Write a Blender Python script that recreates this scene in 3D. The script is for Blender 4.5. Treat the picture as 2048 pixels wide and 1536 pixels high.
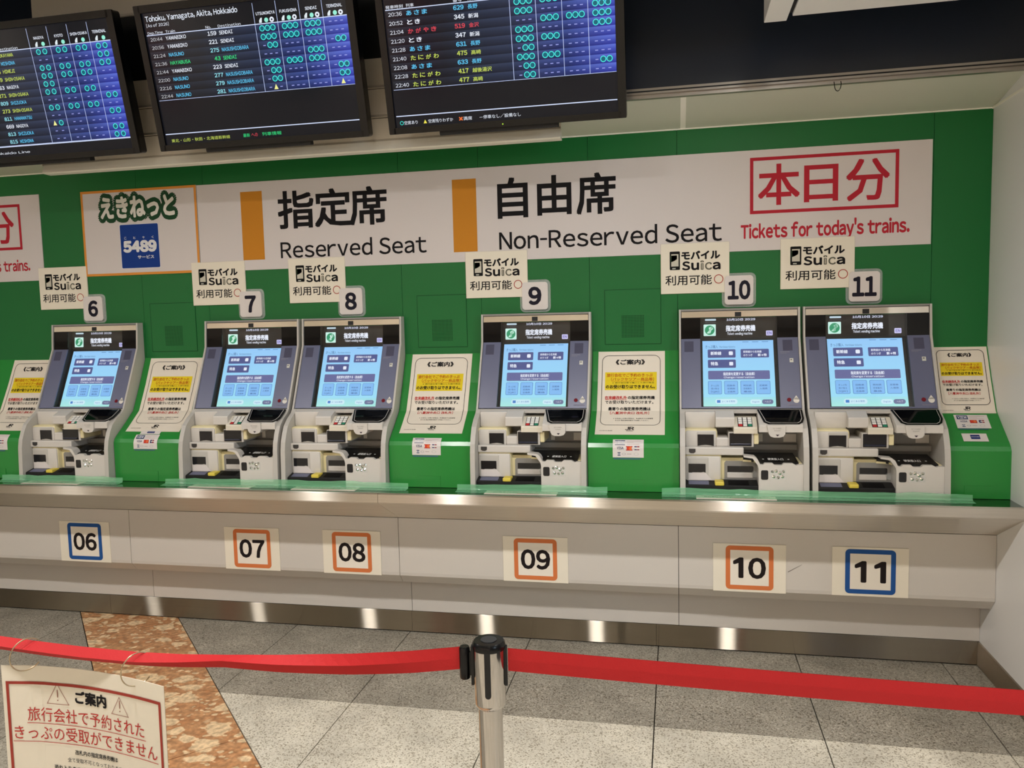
import bpy, bmesh, math, random
from mathutils import Vector, Matrix
random.seed(7)
for o in list(bpy.data.objects): bpy.data.objects.remove(o, do_unlink=True)
SC = bpy.context.scene
COL = SC.collection

# ------------------------------------------------------------------ camera
def make_camera():
    yaw, pit, roll = .2046, -.0864, -.0241
    c, s = math.cos(yaw), math.sin(yaw)
    fwd = Vector((-s, c, 0)); right = Vector((c, s, 0)); up = Vector((0, 0, 1))
    f2 = fwd*math.cos(pit)+up*math.sin(pit); u2 = up*math.cos(pit)-fwd*math.sin(pit)
    r3 = right*math.cos(roll)+u2*math.sin(roll); u3 = u2*math.cos(roll)-right*math.sin(roll)
    M = Matrix.Identity(4)
    for i in range(3):
        M[i][0] = r3[i]; M[i][1] = u3[i]; M[i][2] = -f2[i]
    M[0][3], M[1][3], M[2][3] = .3106, -3.5491, 1.5122
    cam = bpy.data.cameras.new('camera'); o = bpy.data.objects.new('camera', cam); COL.objects.link(o)
    cam.sensor_width = 36; cam.lens = 1591.2*36/2048; cam.clip_start = .02
    o.matrix_world = M
    SC.camera = o
make_camera()

# ------------------------------------------------------------------ world, lamps, exposure
W = bpy.data.worlds.new('world'); SC.world = W; W.use_nodes = True
W.node_tree.nodes['Background'].inputs[0].default_value = (1, .985, .97, 1)
W.node_tree.nodes['Background'].inputs[1].default_value = .13
SC.view_settings.view_transform = 'Standard'; SC.view_settings.look = 'None'
SC.view_settings.gamma = 1; SC.view_settings.use_curve_mapping = False
SC.view_settings.exposure = 0.0
SC.cycles.use_denoising = True
SC.cycles.max_bounces = 6

def area(x, y, z, sx, sy, watts, col=(1, .974, .952), shape='DISK', aim=None, spread=180):
    l = bpy.data.lights.new('lamp', 'AREA'); l.shape = shape; l.size = sx
    if shape in ('RECTANGLE', 'ELLIPSE'): l.size_y = sy
    l.energy = watts; l.color = col; l.spread = math.radians(spread)
    o = bpy.data.objects.new('area_lamp', l); o.location = (x, y, z); COL.objects.link(o)
    if aim:
        o.rotation_euler = (Vector(aim)-Vector((x, y, z))).to_track_quat('-Z', 'Y').to_euler()
    return o
# the row of downlights over the queue (their streaks show in the steel)
for k, lx in enumerate((-4.85, -3.7, -2.55, -1.41, -.40, .73, 1.88)):
    area(lx, -2.37, 2.79, .13, .13, 19*(.45, .6, .85, 1, 1, 1, 1)[k], spread=160)
# unseen concourse downlights and far-wall washers, added to brighten reflections in steel and mirrors
for ly in (-4.2, -6.2, -8.0):
    for lx in (-10, -7.5, -4.5, -2.0, .5, 3.0):
        area(lx, ly, 2.79, .3, .3, 7, spread=105)
for lx in (-10, -7, -4, -1, 2):
    area(lx, -8.0, 2.6, 1.2, .2, 34, (1, .97, .94), 'RECTANGLE', aim=(lx, -9.0, 1.3), spread=120)
# cooler light from the open side on the right
area(3.6, -4.4, 2.4, 1.0, .8, 20, (.66, .84, 1), 'RECTANGLE', aim=(1.9, 0, 2.4), spread=110)

# ------------------------------------------------------------------ materials
MATS = {}
def lin(c):
    return tuple(((v/255)/12.92 if v/255 <= .04045 else ((v/255+.055)/1.055)**2.4) for v in c)
def mat(name, rgb=(200, 200, 200), rough=.5, metal=0, spec=.5, noise=0, nscale=60, bump=0, emit=0, attr=False, coat=0, alpha=1, stretch=None, trans=0):
    if name in MATS: return MATS[name]
    m = bpy.data.materials.new(name); m.use_nodes = True; nt = m.node_tree; b = nt.nodes['Principled BSDF']
    base = (*lin(rgb), 1)
    b.inputs['Base Color'].default_value = base; b.inputs['Roughness'].default_value = rough
    b.inputs['Metallic'].default_value = metal; b.inputs['Specular IOR Level'].default_value = spec
    b.inputs['Coat Weight'].default_value = coat; b.inputs['Coat Roughness'].default_value = .05
    b.inputs['Alpha'].default_value = alpha; b.inputs['Transmission Weight'].default_value = trans
    if attr:
        a = nt.nodes.new('ShaderNodeVertexColor'); a.layer_name = 'Col'
        if emit:
            b.inputs['Base Color'].default_value = (.01, .01, .012, 1)
            nt.links.new(a.outputs[0], b.inputs['Emission Color']); b.inputs['Emission Strength'].default_value = emit
        else: nt.links.new(a.outputs[0], b.inputs['Base Color'])
    elif emit:
        b.inputs['Emission Color'].default_value = base; b.inputs['Emission Strength'].default_value = emit
    if noise or bump:
        tc = nt.nodes.new('ShaderNodeTexCoord'); mp = nt.nodes.new('ShaderNodeMapping')
        if stretch: mp.inputs['Scale'].default_value = stretch
        n = nt.nodes.new('ShaderNodeTexNoise'); n.inputs['Scale'].default_value = nscale; n.inputs['Detail'].default_value = 4
        nt.links.new(tc.outputs['Object'], mp.inputs[0]); nt.links.new(mp.outputs[0], n.inputs['Vector'])
        if noise and not attr:
            r = nt.nodes.new('ShaderNodeMapRange'); r.inputs['To Min'].default_value = 1-noise; r.inputs['To Max'].default_value = 1+noise
            mx = nt.nodes.new('ShaderNodeMix'); mx.data_type = 'RGBA'; mx.blend_type = 'MULTIPLY'; mx.inputs[0].default_value = 1
            mx.inputs[6].default_value = base
            nt.links.new(n.outputs[0], r.inputs[0]); nt.links.new(r.outputs[0], mx.inputs[7]); nt.links.new(mx.outputs[2], b.inputs['Base Color'])
        if metal and noise:
            r2 = nt.nodes.new('ShaderNodeMapRange'); r2.inputs['To Min'].default_value = max(.02, rough-.08); r2.inputs['To Max'].default_value = rough+.1
            nt.links.new(n.outputs[0], r2.inputs[0]); nt.links.new(r2.outputs[0], b.inputs['Roughness'])
        if bump:
            bp = nt.nodes.new('ShaderNodeBump'); bp.inputs['Strength'].default_value = bump; bp.inputs['Distance'].default_value = .002
            nt.links.new(n.outputs[0], bp.inputs['Height']); nt.links.new(bp.outputs[0], b.inputs['Normal'])
    MATS[name] = m
    return m

def granite(name, base, dark, light, scale, marble=False):
    m = bpy.data.materials.new(name); m.use_nodes = True; nt = m.node_tree; b = nt.nodes['Principled BSDF']
    b.inputs['Roughness'].default_value = .38
    tc = nt.nodes.new('ShaderNodeTexCoord')
    N = lambda t: nt.nodes.new(t)
    if marble:
        w = N('ShaderNodeTexNoise'); w.inputs['Scale'].default_value = 6; w.inputs['Detail'].default_value = 5
        nt.links.new(tc.outputs['Object'], w.inputs['Vector'])
        mx0 = N('ShaderNodeMix'); mx0.data_type = 'VECTOR'; mx0.inputs[0].default_value = .12
        nt.links.new(tc.outputs['Object'], mx0.inputs[4]); nt.links.new(w.outputs[1], mx0.inputs[5])
        v = N('ShaderNodeTexVoronoi'); v.inputs['Scale'].default_value = scale; v.feature = 'F1'
        mp = N('ShaderNodeMapping'); mp.inputs['Scale'].default_value = (.75, 1.2, 1); mp.inputs['Rotation'].default_value = (0, 0, .5)
        nt.links.new(mx0.outputs[1], mp.inputs[0]); nt.links.new(mp.outputs[0], v.inputs['Vector'])
        v2 = N('ShaderNodeTexVoronoi'); v2.inputs['Scale'].default_value = scale*2.6; nt.links.new(mp.outputs[0], v2.inputs['Vector'])
        def flakes(vn, thr, size):
            sp = N('ShaderNodeSeparateColor'); nt.links.new(vn.outputs['Color'], sp.inputs[0])
            a = N('ShaderNodeMath'); a.operation = 'GREATER_THAN'; a.inputs[1].default_value = thr; nt.links.new(sp.outputs[0], a.inputs[0])
            d = N('ShaderNodeMapRange'); d.inputs['From Min'].default_value = size; d.inputs['From Max'].default_value = size-.08; nt.links.new(vn.outputs['Distance'], d.inputs[0])
            m_ = N('ShaderNodeMath'); m_.operation = 'MULTIPLY'; nt.links.new(a.outputs[0], m_.inputs[0]); nt.links.new(d.outputs[0], m_.inputs[1])
            return m_
        f1, f2_ = flakes(v, .5, .5), flakes(v2, .45, .42)
        mxx = N('ShaderNodeMath'); mxx.operation = 'MAXIMUM'; nt.links.new(f1.outputs[0], mxx.inputs[0]); nt.links.new(f2_.outputs[0], mxx.inputs[1])
        n3 = N('ShaderNodeTexNoise'); n3.inputs['Scale'].default_value = 14; nt.links.new(tc.outputs['Object'], n3.inputs['Vector'])
        gr = N('ShaderNodeValToRGB'); e = gr.color_ramp.elements; e[0].position = .35; e[0].color = (*lin(dark), 1); e[1].position = .62; e[1].color = (*lin(base), 1)
        nt.links.new(n3.outputs[0], gr.inputs[0])
        cr = N('ShaderNodeMix'); cr.data_type = 'RGBA'; nt.links.new(mxx.outputs[0], cr.inputs[0]); nt.links.new(gr.outputs[0], cr.inputs[6]); cr.inputs[7].default_value = (*lin(light), 1)
        n2 = N('ShaderNodeTexNoise'); n2.inputs['Scale'].default_value = 45; n2.inputs['Detail'].default_value = 6
        nt.links.new(tc.outputs['Object'], n2.inputs['Vector'])
        r = N('ShaderNodeMapRange'); r.inputs['From Min'].default_value = .3; r.inputs['From Max'].default_value = .7; r.inputs['To Min'].default_value = .62; r.inputs['To Max'].default_value = 1.3
        nt.links.new(n2.outputs[0], r.inputs[0])
        mx = N('ShaderNodeMix'); mx.data_type = 'RGBA'; mx.blend_type = 'MULTIPLY'; mx.inputs[0].default_value = 1
        nt.links.new(cr.outputs[2], mx.inputs[6]); nt.links.new(r.outputs[0], mx.inputs[7]); nt.links.new(mx.outputs[2], b.inputs['Base Color'])
    else:
        v = N('ShaderNodeTexVoronoi'); v.inputs['Scale'].default_value = scale
        nt.links.new(tc.outputs['Object'], v.inputs['Vector'])
        sep = N('ShaderNodeSeparateColor'); nt.links.new(v.outputs['Color'], sep.inputs[0])
        cr = N('ShaderNodeValToRGB'); e = cr.color_ramp.elements
        e[0].position = 0; e[0].color = (*lin(dark), 1); e[1].position = 1; e[1].color = (*lin(light), 1)
        for p, c in ((.14, dark), (.24, base), (.75, base)):
            k = e.new(p); k.color = (*lin(c), 1)
        nt.links.new(sep.outputs[0], cr.inputs[0])
        n2 = N('ShaderNodeTexNoise'); n2.inputs['Scale'].default_value = 5; n2.inputs['Detail'].default_value = 6
        nt.links.new(tc.outputs['Object'], n2.inputs['Vector'])
        r = N('ShaderNodeMapRange'); r.inputs['From Min'].default_value = .3; r.inputs['From Max'].default_value = .7; r.inputs['To Min'].default_value = .8; r.inputs['To Max'].default_value = 1.12
        nt.links.new(n2.outputs[0], r.inputs[0])
        mx = N('ShaderNodeMix'); mx.data_type = 'RGBA'; mx.blend_type = 'MULTIPLY'; mx.inputs[0].default_value = 1
        nt.links.new(cr.outputs[0], mx.inputs[6]); nt.links.new(r.outputs[0], mx.inputs[7]); nt.links.new(mx.outputs[2], b.inputs['Base Color'])
    MATS[name] = m
    return m

GREEN = mat('green_laminate', (26, 108, 52), .38, noise=.04, nscale=300, spec=.28)
GREENC = mat('green_console_paint', (42, 138, 58), .2, noise=.02, nscale=300, spec=.4)
WHITEP = mat('white_panel', (250, 248, 246), .45)
GREYWALL = mat('grey_wall_panel', (236, 235, 233), .35, noise=.02, nscale=400)
FASCIA = mat('grey_laminate', (206, 200, 192), .35, noise=.025, nscale=350)
def brushed(name, rgb, rough, aniso, T):
    """steel brushed along x: highlights smear along T"""
    m = bpy.data.materials.new(name); m.use_nodes = True; nt = m.node_tree; nt.nodes.remove(nt.nodes['Principled BSDF'])
    g = nt.nodes.new('ShaderNodeBsdfAnisotropic'); g.distribution = 'GGX'; g.inputs['Roughness'].default_value = rough; g.inputs['Anisotropy'].default_value = aniso
    c = nt.nodes.new('ShaderNodeCombineXYZ')
    for k_ in range(3): c.inputs[k_].default_value = T[k_]
    nt.links.new(c.outputs[0], g.inputs['Tangent'])
    tc = nt.nodes.new('ShaderNodeTexCoord'); mp = nt.nodes.new('ShaderNodeMapping'); mp.inputs['Scale'].default_value = (1, 30, 30)
    n = nt.nodes.new('ShaderNodeTexNoise'); n.inputs['Scale'].default_value = 4; nt.links.new(tc.outputs['Object'], mp.inputs[0]); nt.links.new(mp.outputs[0], n.inputs['Vector'])
    r = nt.nodes.new('ShaderNodeMapRange'); r.inputs['To Min'].default_value = .9; r.inputs['To Max'].default_value = 1.1; nt.links.new(n.outputs[0], r.inputs[0])
    mx = nt.nodes.new('ShaderNodeMix'); mx.data_type = 'RGBA'; mx.blend_type = 'MULTIPLY'; mx.inputs[0].default_value = 1; mx.inputs[6].default_value = (*lin(rgb), 1)
    nt.links.new(r.outputs[0], mx.inputs[7]); nt.links.new(mx.outputs[2], g.inputs['Color']); nt.links.new(g.outputs[0], nt.nodes['Material Output'].inputs[0])
    return m
STEEL = brushed('brushed_steel', (224, 216, 204), .32, .8, (1, 0, 0))
STEELK = brushed('kick_steel', (176, 167, 152), .25, .95, (1, 0, 0))
STEELS = brushed('side_kick_steel', (192, 182, 166), .3, .8, (0, 1, 0))
STEELTOP = mat('counter_steel', (120, 122, 118), .12, metal=1, noise=.04, nscale=5, stretch=(1, 30, 30))
CHROME = mat('polished_steel', (186, 181, 176), .07, metal=1, noise=.02, nscale=3, stretch=(30, 30, 1))
SOFFIT = mat('soffit_board', (202, 204, 186), .5, noise=.02, nscale=200)
CREAMTRIM = mat('cream_trim', (252, 248, 236), .4)
BEIGE = mat('beige_plank', (214, 204, 186), .5, noise=.03, nscale=150)
BEIGEL = mat('beige_lip', (240, 234, 218), .45)
BLACK = mat('black_plastic', (12, 12, 13), .25, spec=.3)
MATTE = mat('matt_black', (10, 10, 11), .6)
HEADER = mat('dark_glossy_header', (30, 37, 50), .3)
RAIL = mat('aluminium_rail', (170, 164, 156), .3, metal=.9, noise=.05, nscale=8, stretch=(1, 30, 30))
PRINT = mat('printed_ink', attr=True, rough=.6, spec=.12)
GLOSSPRINT = mat('laminated_print', attr=True, rough=.25)
SCREEN = mat('lcd_screen', attr=True, emit=1.0, rough=.1)
SCREENTV = mat('board_screen', attr=True, emit=1.0, rough=.12, spec=.16)
MACH = mat('machine_grey', (192, 188, 181), .42, noise=.015, nscale=300)
MACHD = mat('machine_side_grey', (142, 140, 136), .45)
MACHL = mat('machine_light_grey', (209, 204, 197), .4)
CREAM = mat('cream_outline', (236, 224, 178), .45)
YELLOW = mat('yellow_label', (226, 204, 80), .5)
SLATE = mat('slate_screen_surround', (98, 102, 130), .3)
GLASSB = mat('black_glass', (8, 9, 13), .04, spec=.35)
SLOT = mat('slot_black', (12, 13, 20), .15)
MIRROR = mat('mirror_strip', (250, 246, 238), .06, metal=1)
LAMINATE = mat('laminated_paper', (236, 228, 210), .28)
PAPER = mat('paper', (232, 222, 206), .5)
BELT = mat('red_webbing', (182, 15, 20), .7, noise=.08, nscale=500, bump=.2)
WHITEPL = mat('white_plastic', (222, 215, 211), .35)
SIGNW = mat('sign_white', (216, 208, 206), .4)
CLEAR = mat('clear_acrylic', (236, 240, 238), .05, alpha=.22)
COIN = mat('shiny_coin_window', (225, 222, 215), .08, metal=.9)
G_GREY = granite('grey_granite', (164, 157, 142), (114, 106, 92), (200, 193, 178), 230)
G_WHITE = granite('white_granite', (224, 216, 198), (164, 154, 134), (242, 236, 220), 230)
G_BROWN = granite('brown_granite', (204, 152, 106), (188, 132, 88), (238, 206, 162), 15, marble=True)
JOINT = mat('dark_joint', (40, 34, 28), .8)

def pane_material():
    m = bpy.data.materials.new('clear_pane'); m.use_nodes = True; nt = m.node_tree; nt.nodes.remove(nt.nodes['Principled BSDF'])
    t = nt.nodes.new('ShaderNodeBsdfTransparent'); g = nt.nodes.new('ShaderNodeBsdfGlossy'); g.inputs['Roughness'].default_value = .03
    mx = nt.nodes.new('ShaderNodeMixShader'); mx.inputs[0].default_value = .04
    nt.links.new(t.outputs[0], mx.inputs[1]); nt.links.new(g.outputs[0], mx.inputs[2]); nt.links.new(mx.outputs[0], nt.nodes['Material Output'].inputs[0])
    return m
PANE = pane_material()
def tape_material():
    m = bpy.data.materials.new('green_tape'); m.use_nodes = True; nt = m.node_tree; b = nt.nodes['Principled BSDF']
    b.inputs['Base Color'].default_value = (*lin((150, 226, 174)), 1); b.inputs['Roughness'].default_value = .15
    b.inputs['Alpha'].default_value = .48
    tc = nt.nodes.new('ShaderNodeTexCoord'); mp = nt.nodes.new('ShaderNodeMapping'); mp.inputs['Scale'].default_value = (6, 40, 40)
    n = nt.nodes.new('ShaderNodeTexNoise'); n.inputs['Scale'].default_value = 2
    bp = nt.nodes.new('ShaderNodeBump'); bp.inputs['Strength'].default_value = .6; bp.inputs['Distance'].default_value = .01
    nt.links.new(tc.outputs['Object'], mp.inputs[0]); nt.links.new(mp.outputs[0], n.inputs['Vector'])
    nt.links.new(n.outputs[0], bp.inputs['Height']); nt.links.new(bp.outputs[0], b.inputs['Normal'])
    return m
TAPE = tape_material()

# ------------------------------------------------------------------ mesh helpers
WH = (226, 226, 226)
class MB:
    """collects polygons (with a colour each) and links them as one mesh object"""
    def __init__(s): s.v = []; s.f = []; s.c = []
    def poly(s, pts, col=WH):
        n = len(s.v); s.v += [tuple(p) for p in pts]; s.f.append(tuple(range(n, n+len(pts)))); s.c.append(col)
    def raw(s, verts, faces, col=WH):
        n = len(s.v); s.v += [tuple(p) for p in verts]
        for f in faces: s.f.append(tuple(n+i for i in f)); s.c.append(col)
    def box(s, x0, x1, y0, y1, z0, z1, col=WH, bev=0, seg=2):
        bm = bmesh.new()
        r = bmesh.ops.create_cube(bm, size=1)
        for v in bm.verts:
            v.co = Vector(((x0+x1)/2+v.co.x*(x1-x0), (y0+y1)/2+v.co.y*(y1-y0), (z0+z1)/2+v.co.z*(z1-z0)))
        if bev:
            b = min(bev, .45*min(abs(x1-x0), abs(y1-y0), abs(z1-z0)))
            bmesh.ops.bevel(bm, geom=list(bm.edges), offset=b, segments=seg, affect='EDGES', profile=.5)
        bm.verts.index_update()
        s.raw([v.co[:] for v in bm.verts], [[v.index for v in f.verts] for f in bm.faces], col); bm.free()
        return s
    def prism(s, prof, x0, x1, col=WH):
        """profile of (y,z) extruded along x"""
        n = len(prof); a = sum(prof[i][0]*prof[(i+1) % n][1]-prof[(i+1) % n][0]*prof[i][1] for i in range(n))
        if a < 0: prof = prof[::-1]
        s.raw([(x0, y, z) for y, z in prof]+[(x1, y, z) for y, z in prof],
              [tuple(range(n))[::-1], tuple(range(n, 2*n))]+[(i, (i+1) % n, n+(i+1) % n, n+i) for i in range(n)], col)
        return s
    def slabxz(s, pts, y0, y1, col=WH):
        """outline of (x,z) extruded from y0 (back) to y1 (front, smaller y)"""
        n = len(pts); a = sum(pts[i][0]*pts[(i+1) % n][1]-pts[(i+1) % n][0]*pts[i][1] for i in range(n))
        if a < 0: pts = pts[::-1]
        s.raw([(x, y1, z) for x, z in pts]+[(x, y0, z) for x, z in pts],
              [tuple(range(n)), tuple(range(n, 2*n))[::-1]]+[(i, n+i, n+(i+1) % n, (i+1) % n) for i in range(n)], col)
        return s
    def slabxy(s, pts, z0, z1, col=WH):
        n = len(pts); a = sum(pts[i][0]*pts[(i+1) % n][1]-pts[(i+1) % n][0]*pts[i][1] for i in range(n))
        if a < 0: pts = pts[::-1]
        s.raw([(x, y, z1) for x, y in pts]+[(x, y, z0) for x, y in pts],
              [tuple(range(n)), tuple(range(n, 2*n))[::-1]]+[(i, n+i, n+(i+1) % n, (i+1) % n) for i in range(n)], col)
        return s
    def tube(s, path, r, seg=10, col=WH, cap=True):
        path = [Vector(p) for p in path]; rings = []
        for i, p in enumerate(path):
            d = (path[min(i+1, len(path)-1)]-path[max(i-1, 0)]).normalized()
            a = d.cross(Vector((0, 0, 1)) if abs(d.z) < .9 else Vector((1, 0, 0))).normalized(); b = d.cross(a)
            rr = r[i] if isinstance(r, (list, tuple)) else r
            rings.append([p+a*math.cos(t)*rr+b*math.sin(t)*rr for t in [2*math.pi*k/seg for k in range(seg)]])
        n = len(s.v); s.v += [tuple(q) for rg in rings for q in rg]
        for i in range(len(rings)-1):
            for k in range(seg):
                s.f.append((n+i*seg+k, n+i*seg+(k+1) % seg, n+(i+1)*seg+(k+1) % seg, n+(i+1)*seg+k)); s.c.append(col)
        if cap:
            s.f.append(tuple(n+k for k in range(seg))[::-1]); s.c.append(col)
            s.f.append(tuple(n+(len(rings)-1)*seg+k for k in range(seg))); s.c.append(col)
        return s
    # flat print on a mapped surface: M(u,v) -> point
    def rect(s, M, u0, v0, u1, v1, col, nv=1, nu=1):
        for i in range(nu):
            for j in range(nv):
                a, b = u0+(u1-u0)*i/nu, u0+(u1-u0)*(i+1)/nu; c, d = v0+(v1-v0)*j/nv, v0+(v1-v0)*(j+1)/nv
                s.poly([M(a, c), M(b, c), M(b, d), M(a, d)], col)
    def grad(s, M, u0, v0, u1, v1, cols):
        """cols: colours at (u0,v0),(u1,v0),(u1,v1),(u0,v1)"""
        s.poly([M(u0, v0), M(u1, v0), M(u1, v1), M(u0, v1)], list(cols))
    def frame(s, M, u0, v0, u1, v1, w, col, r=0, square_in=False, seg=6):
        def loop(a, b, c, d, r):
            if r <= 0: return [(a, b), (c, b), (c, d), (a, d)]
            out = []
            for cx, cy, t0 in ((a+r, b+r, 180), (c-r, b+r, 270), (c-r, d-r, 0), (a+r, d-r, 90)):
                for k in range(seg+1):
                    t = math.radians(t0+90*k/seg); out.append((cx+r*math.cos(t), cy+r*math.sin(t)))
            return out
        A = loop(u0, v0, u1, v1, max(r, 1e-5)); B = loop(u0+w, v0+w, u1-w, v1-w, max(r-w, 1e-5) if not square_in else 1e-5)
        n = len(A)
        for i in range(n):
            j = (i+1) % n
            # subdivide long straight runs so they follow a curved surface
            L = math.dist(A[i], A[j]); m = max(1, int(L/.03)) if L > .03 else 1
            for k in range(m):
                f = lambda P, Q, t: (P[0]+(Q[0]-P[0])*t, P[1]+(Q[1]-P[1])*t)
                a0, a1 = f(A[i], A[j], k/m), f(A[i], A[j], (k+1)/m); b0, b1 = f(B[i], B[j], k/m), f(B[i], B[j], (k+1)/m)
                s.poly([M(*a0), M(*a1), M(*b1), M(*b0)], col)
    def disc(s, M, u, v, r, col, seg=14, rx=None):
        s.poly([M(u+(rx or r)*math.cos(2*math.pi*k/seg), v+r*math.sin(2*math.pi*k/seg)) for k in range(seg)], col)
    def ring(s, M, u, v, r, w, col, seg=16):
        for k in range(seg):
            a, b = 2*math.pi*k/seg, 2*math.pi*(k+1)/seg
            s.poly([M(u+r*math.cos(a), v+r*math.sin(a)), M(u+r*math.cos(b), v+r*math.sin(b)),
                    M(u+(r-w)*math.cos(b), v+(r-w)*math.sin(b)), M(u+(r-w)*math.cos(a), v+(r-w)*math.sin(a))], col)
    def rrect(s, M, u0, v0, u1, v1, r, col, seg=4):
        out = []
        for cx, cy, t0 in ((u0+r, v0+r, 180), (u1-r, v0+r, 270), (u1-r, v1-r, 0), (u0+r, v1-r, 90)):
            for k in range(seg+1):
                t = math.radians(t0+90*k/seg); out.append(M(cx+r*math.cos(t), cy+r*math.sin(t)))
        s.poly(out, col)
    def text(s, M, txt, u0, v0, u1, v1, col, bold=0., shear=0):
        """lettering fitted to the box u0..u1, v0..v1"""
        V, F, per = glyphs(txt, bold)
        if not V: return
        um, vm = (u0+u1)/2, (v0+v1)/2; e = 1e-3
        p0, pu, pv = Vector(M(um, vm)), Vector(M(um+e, vm)), Vector(M(um, vm+e)); nr = (pu-p0).cross(pv-p0).normalized()
        pts = []
        for i, (x, y) in enumerate(V):      # each laid-over copy sits a hair in front of the last
            q = Vector(M(u0+(u1-u0)*x, v0+(v1-v0)*y)); pts.append(q+nr*(3e-5*(i//per)))
        s.raw(pts, F, col)
    def build(s, name, m, parent=None, label=None, kind=None, smooth=False, link=True):
        me = bpy.data.meshes.new(name)
        off = parent_loc(parent)
        me.from_pydata([(x-off[0], y-off[1], z-off[2]) for x, y, z in s.v], [], s.f)
        if m.name in ATTR:
            at = me.color_attributes.new('Col', 'FLOAT_COLOR', 'CORNER'); buf = []
            for f, c in zip(s.f, s.c):
                if isinstance(c, list): buf += [x for q in c for x in (*lin(q), 1)]
                else: buf += [*lin(c), 1]*len(f)
            at.data.foreach_set('color', buf)
        me.materials.append(m)
        if smooth:
            me.polygons.foreach_set('use_smooth', [True]*len(me.polygons))
            me.set_sharp_from_angle(angle=math.radians(35))
        o = bpy.data.objects.new(name, me); COL.objects.link(o)
        if parent: o.parent = parent
        if label: o['label'] = label
        if kind: o['kind'] = kind
        elif parent and len(s.f) > 40 and m.name in ATTR: o['kind'] = 'stuff'
        return o
ATTR = {'printed_ink', 'laminated_print', 'lcd_screen', 'board_screen'}
def parent_loc(p):
    v = Vector((0, 0, 0))
    while p is not None: v += p.location; p = p.parent
    return v
GL = {}
def glyph(ch):
    """outline triangles of one character: (verts, faces, x0, x1); Latin taken from the proportional full-width forms"""
    if ch in GL: return GL[ch]
    if ch == '§':      # a figure one without a foot, as on the counter sheets
        V = [(.255, 0), (.365, 0), (.365, .74), (.275, .74), (.255, .60), (.07, .53), (.07, .61)]
        GL[ch] = (V, [(0, 1, 2, 3, 4), (5, 4, 3, 6)], 0, .50)
        return GL[ch]
    src = {"’": "＇"}.get(ch, chr(ord(ch)+0xFEE0) if '!' <= ch <= '~' else ch)
    c = bpy.data.curves.new('t', 'FONT'); c.body = src; c.resolution_u = 3 if ch < chr(0x3000) else 1 if SMALL[0] else 2
    o = bpy.data.objects.new('t', c); COL.objects.link(o); bpy.context.view_layer.update()
    me = bpy.data.meshes.new_from_object(o.evaluated_get(bpy.context.evaluated_depsgraph_get()))
    V = [(v.co.x, v.co.y) for v in me.vertices]; F = [tuple(p.vertices) for p in me.polygons]
    bpy.data.objects.remove(o); bpy.data.curves.remove(c); bpy.data.meshes.remove(me)
    x0 = min([v[0] for v in V] or [0]); x1 = max([v[0] for v in V] or [0])
    if ch == '-' and V: V = [((x-x0)*.42, y) for x, y in V]; x1 = (x1-x0)*.42; x0 = 0
    GL[ch] = (V, F, x0, x1)
    return GL[ch]
SMALL = [False]
TX = {}
def glyphs(txt, bold):
    k = (txt, bold)
    if k in TX: return TX[k]
    cur = 0; V = []; F = []; base = []; per = 10**9
    for ch in txt:
        if ch == ' ': cur += .28; continue
        v, f, x0, x1 = glyph(ch)
        if not v: continue
        lat = '!' <= ch <= '~' or ch in '’§'
        dx = cur-x0+.045 if lat else cur
        n = len(V); q = [(x+dx, y) for x, y in v]; V += q; F += [tuple(n+i for i in t) for t in f]
        if ch not in "gjpqy,;()[]Q": base += [y for x, y in q]
        cur += (x1-x0+.095) if lat else 1.0
    if V:
        x0 = min(v[0] for v in V); x1 = max(v[0] for v in V)
        base = base or [v[1] for v in V]; y0 = min(base); y1 = max(base)
        W_, H_ = max(x1-x0, 1e-6), max(y1-y0, 1e-6)
        per = len(V)
        if bold > 0:      # thicken by laying shifted copies over each other
            m = 4 if bold < .03 else 8 if bold < .1 else 16
            if bold < .012: m = 0
            V0, F0 = list(V), list(F); per = len(V0)
            for a in [(rr, a) for rr in ((bold,) if bold < .1 else (bold, bold*.55)) for a in range(m)]:
                t = 2*math.pi*(a[1]+.5)/m; n = len(V); bo = a[0]
                V += [(x+bo*math.cos(t), y+bo*math.sin(t)) for x, y in V0]; F += [tuple(n+i for i in q) for q in F0]
        V = [((x-x0)/W_, (y-y0)/H_) for x, y in V]
    TX[k] = (V, F, per)
    return TX[k]
def tag(o, label, cat, group=None):
    o['label'] = label; o['category'] = cat
    if group: o['group'] = group
    return o
def thing(name, loc, label, cat, group=None):
    o = bpy.data.objects.new(name, None); o.empty_display_size = .05; COL.objects.link(o); o.location = loc
    return tag(o, label, cat, group)
def struct(mb, name, m, label=None, **k):
    return mb.build(name, m, None, label, 'structure', **k)
def copy_tree(src, loc, parent=None):
    def cp(o, par):
        c = o.copy(); COL.objects.link(c); c.parent = par
        for ch in [q for q in o.children]: cp(ch, c)
        return c
    r = cp(src, parent); r.location = loc
    return r
def wallmap(y): return lambda u, v: (u, y, v)
INK = (26, 24, 26); RED = (186, 44, 58); ORANGE = (206, 136, 44)

# ================================================================== SETTING
XR = 1.546; XL = -5.2
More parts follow.
